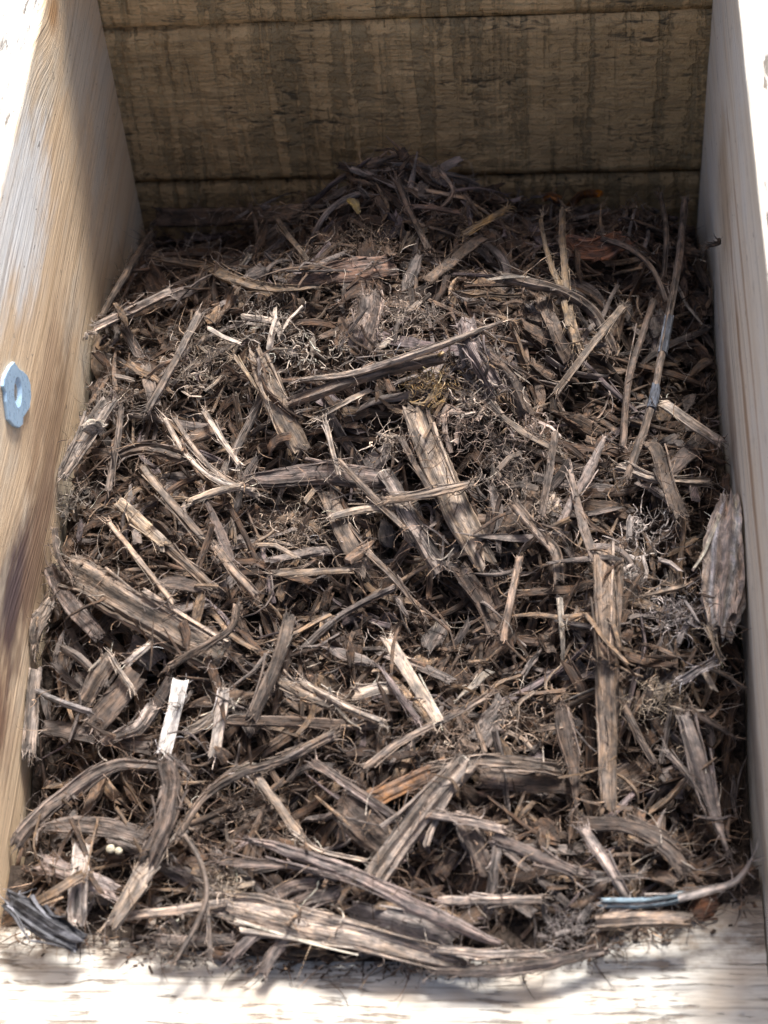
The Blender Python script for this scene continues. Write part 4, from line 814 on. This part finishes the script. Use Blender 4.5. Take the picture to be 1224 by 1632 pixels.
for q in [('golden frizzy fibre tuft on top of the crest, centre', 690, 612, 42, 110, (.42, .29, .14), 17),
          ('pinkish fibre tuft at the upper end of the wide tan slab', 735, 668, 60, 190, (.36, .275, .215), 15),
          ('pale frizzy tuft right of the hairy bark knot', 650, 500, 55, 150, (.37, .30, .235), 13),
          ('pale curled tuft in the sun at the upper left of the crest', 430, 515, 60, 170, (.37, .315, .255), 11),
          ('curly brown tuft in the upper left near the straight stick', 340, 560, 60, 150, (.33, .27, .205), 10),
          ('fibre tuft right of the wide tan slab, below its top', 800, 740, 60, 170, (.32, .255, .20), 12),
          ('frizzy tuft left of the tan slab under the mauve slab', 470, 850, 60, 170, (.34, .265, .195), 12),
          ('grey frizzy tuft between upright tan strip and lumpy bark', 1075, 975, 48, 150, (.33, .29, .265), 13),
          ('ragged yellow brown tuft below the grey frizzy one, right', 1050, 1110, 45, 120, (.35, .28, .20), 11),
          ('woolly grey tuft at the front right above the edge', 905, 1480, 42, 150, (.27, .235, .21), 11),
          ('brown root tuft beneath the pale fibrous level strip', 730, 1185, 50, 120, (.27, .205, .155), 10),
          ('frizzy tuft over the right lip of the dark hollow', 868, 815, 40, 90, (.33, .265, .205), 11),
          ('fibre tuft on the lavender torn bark at the crest', 770, 590, 50, 140, (.31, .265, .235), 12),
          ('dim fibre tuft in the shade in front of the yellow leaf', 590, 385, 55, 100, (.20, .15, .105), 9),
          ('tuft of roots at the lower left below the oval slab', 285, 1480, 45, 90, (.31, .26, .21), 8),
          ('frayed tuft at the left end of the longest front slab', 362, 1418, 30, 80, (.42, .34, .25), 15),
          ('dull tuft at the left board beside the grey bark piece', 190, 640, 40, 90, (.25, .205, .165), 9),
          ('small tuft left of the grooved bark slab', 110, 800, 40, 90, (.27, .23, .185), 9),
          ('dark frizzy tuft around the bundle of tan strips', 400, 1290, 55, 120, (.24, .185, .14), 9),
          ('bleached tuft at the foot of the pinkish splinter', 1000, 905, 35, 90, (.38, .33, .285), 13),
          ('coarse pale curls on the crest left of the golden tuft', 590, 560, 60, 70, (.46, .39, .31), 13, .022, .00042),
          ('coarse curled shreds right below the golden fibre tuft', 760, 640, 55, 70, (.44, .36, .28), 15, .022, .00045),
          ('coarse pale curls beside the split tan slab top', 480, 560, 50, 60, (.46, .39, .31), 13, .020, .00042),
          ('coarse tan curls in the upper left by the curly tuft', 300, 600, 50, 60, (.42, .34, .26), 12, .020, .00040),
          ('coarse pinkish curls below the wide tan slab top', 830, 690, 50, 60, (.40, .31, .25), 13, .022, .00042),
          ('coarse tan curls over the mauve slab right end', 620, 700, 40, 40, (.44, .36, .28), 13, .020, .00040),
          ('coarse grey curls right of the upright tan strip', 1040, 850, 50, 60, (.38, .33, .29), 12, .020, .00040),
          ('coarse brown curls between grey log and leaf shaped bark', 830, 1150, 50, 50, (.30, .23, .17), 11, .020, .00040)]:
    tuft(*q)

# a last sprinkling of small splinters and curls that lie over the big pieces
A3 = place_stuff(480, rng, [('brown', .2), ('mid', .28), ('tan', .25), ('grey', .2), ('pale', .07)], .2, .0005, {'strip': 2, 'splinter': 5, 'chip': .5, 'curl': 2.5}, .2, (.35, .8))
tag(mesh('top_splinters', A3[0], A3[1], MULCH, gc=A3[2], tint=A3[3]), 'small tan splinters and curls strewn over the larger pieces', 'mulch', kind='stuff')

# loose hair-fine fibres over everything
n = 4200; xs = rng.uniform(-.196, .196, n); ys = rng.uniform(-.045, .555, n); ok = ys > edge_y(xs) + .006; xs, ys = xs[ok], ys[ok]; n = len(xs)
zs = samp(xs, ys) + rng.uniform(-.006, .006, n)
d = norm(rng.normal(0, 1, (n, 3)) * np.array([1, 1, .45])); tabf = [('brown', .2), ('mid', .3), ('tan', .25), ('grey', .17), ('pale', .08)]
cc = np.array([pick(rng, tabf) for _ in range(n)]) * 1.15
v, f, g, t = hairs(np.stack([xs, ys, zs], 1), d, rng.uniform(.006, .030, n), rng.uniform(.00011, .00040, n), rng, .48, cc, seg=6)
v[:, 0] = np.clip(v[:, 0], -.1988, .1988); v[:, 1] = np.minimum(v[:, 1], .569)
tag(mesh('loose_fibres', v, f, MULCH, gc=g, tint=t), 'hair fine brown wood fibres strewn over the whole heap', 'fibres', kind='stuff')

# crumbs of bark and dust on the front board by the edge of the heap
n = 420; xs = rng.uniform(-.19, .195, n); ys = edge_y(xs) + .004 - np.abs(rng.normal(0, .0055, n)); zs = np.full(n, .0608); m3 = []
for i in range(n):
    s = math.exp(rng.normal(-7.3, .5)); P = np.array([[-s, 0, 0], [0, 0, s * .2], [s, 0, 0]]) @ rot_frame(rng.uniform(0, 6.3), 0, 0) + [xs[i], ys[i], zs[i]]
    m3.append(sweep(P, s * rng.uniform(.5, 1.3), s * .5, (0, 0, 1), 5, rng, (.3, .3), .2, 0, pick(rng, MIXC)))
ne = 260; xe = rng.uniform(-.19, .195, ne); ye = edge_y(xe) + rng.normal(.001, .004, ne)
m3.append(hairs(np.stack([xe, ye, np.full(ne, .0625) + rng.uniform(0, .004, ne)], 1), rng.normal(0, 1, (ne, 3)) * np.array([1, .8, .12]), rng.uniform(.006, .022, ne), rng.uniform(.00018, .0006, ne), rng, .3, np.array([pick(rng, tabf) for _ in range(ne)])))
v, f, g, t = merge(m3); v[:, 2] = np.maximum(v[:, 2], .0606)
tag(mesh('bark_crumbs', v, f, MULCH, gc=g, tint=t), 'small bark crumbs scattered on the front board along the heap', 'crumbs', kind='stuff')

# two small white round seeds on stalks, lower left, and a white fleck on the grooved slab
seedm = plain('white seed', (.48, .43, .32), .75, 400, .35, .0005)
def seed(label, px, py, r, dz):
    c = at(px, py, dz * .001); V, T = [], []; nu, nv = 12, 8
    for j in range(nv + 1):
        for i in range(nu):
            th, ph = math.pi * j / nv, 2 * math.pi * i / nu
            dv = np.array([math.sin(th) * math.cos(ph), math.sin(th) * math.sin(ph), .85 * math.cos(th)]); V.append(dv * r * (1 + .14 * fbm(dv[0] * 1.6 + px, dv[1] * 1.6, dv[2] * 1.6, 2)))
    for j in range(nv):
        for i in range(nu): T.append((j * nu + i, j * nu + (i + 1) % nu, (j + 1) * nu + (i + 1) % nu, (j + 1) * nu + i))
    o = mesh('white_seed', np.array(V), T, seedm, smooth=True); o.location = c; tag(o, label, 'seed')
seed('left of two white round seeds, touching, at the lower left', 176, 1353, .0025, 14)
seed('right of two white round seeds, touching, at the lower left', 189, 1356, .0022, 13)
seed('single small white fleck on the lower end of the grooved bark slab', 351, 1040, .0019, 22)

# ------------------------------------------------------------------ what sets each loose piece apart: the landmarks it lies between
LM = [('white sunlit splinter', 275, 1143), ('grooved bark slab', 230, 980), ('longest upright tan strip', 965, 1080), ('lumpy bark slab', 1160, 900), ('mauve bark slab', 500, 760), ('wide tan slab', 715, 770),
      ('split tan slab', 440, 640), ('reddish shaded slab', 545, 437), ('longest front slab', 550, 1490), ('mauve front branch', 600, 1420), ('grey bark log', 665, 1315), ('tilted brown slab', 582, 1315),
      ('leaf shaped bark', 908, 1210), ('blue stained front twig', 1080, 1430), ('orange sided chunk', 1025, 1466), ('slate grey bark', 65, 1466), ('oval grey slab', 150, 1320), ('curved grey strip', 120, 1260),
      ('white round seeds', 182, 1354), ('dark rugged branch', 266, 1280), ('half bare strip', 225, 1402), ('yellow splinter pair', 885, 400), ('thick dark branch', 890, 470), ('frayed tan stick', 940, 550),
      ('longest blue stained twig', 1060, 550), ('cream broken splinter', 1100, 672), ('grey bark piece', 140, 695), ('square ended splinter', 222, 835), ('dark edged strips', 640, 580), ('hairy bark knot', 585, 510),
      ('two toned bright splinter', 660, 1085), ('forked grey bark', 1125, 1250), ('knobbly grey twig', 440, 1070), ('yellow leaf scrap', 567, 327), ('bent pale strips', 320, 735), ('golden fibre tuft', 690, 612),
      ('level brown strip', 480, 1151), ('folded dark strip', 1065, 770), ('arching thin branch', 400, 1230), ('round leaning stick', 205, 430), ('flat dark board', 360, 345), ('dark middle hollow', 740, 970)]
WORD = {'bark_strip': 'dull brown bark strip', 'wood_splinter': 'thin tan wood splinter', 'weathered_strip': 'grey weathered wood strip', 'bark_chip': 'flat brown bark chip', 'thin_twig': 'thin round twig'}
used = set()
for o in SING:
    d = np.array(o.location) - CAM; z = d @ FWD; px, py = 612 + FPX * (d @ RGT) / z, 816 - FPX * (d @ UPV) / z
    nm = o.name.split('.')[0]; near = sorted(LM, key=lambda q: (q[1] - px) ** 2 + (q[2] - py) ** 2)[:8]
    def side(q):
        dx, dy = px - q[1], py - q[2]
        if abs(dx) > 2.2 * abs(dy): return 'right of' if dx > 0 else 'left of'
        if abs(dy) > 2.2 * abs(dx): return 'below' if dy > 0 else 'above'
        return ('below' if dy > 0 else 'above') + (' and right of' if dx > 0 else ' and left of')
    size = 'longer ' if o['length'] > {'bark_strip': .055, 'wood_splinter': .046, 'weathered_strip': .055, 'bark_chip': .028, 'thin_twig': .062}[nm] else 'shorter '
    cands = [f"{WORD[nm]} {side(near[0])} the {near[0][0]}"] + [f"{WORD[nm]} between the {near[a][0]} and the {near[b][0]}" for b in range(1, 4) for a in range(b)]
    cands += [size + c for c in cands] + [f"{size}{WORD[nm]} between the {near[a][0]} and the {near[b][0]}" for b in range(4, 8) for a in range(b)]
    for c in cands:
        if c not in used: break
    used.add(c); o['label'] = c; del o['length']
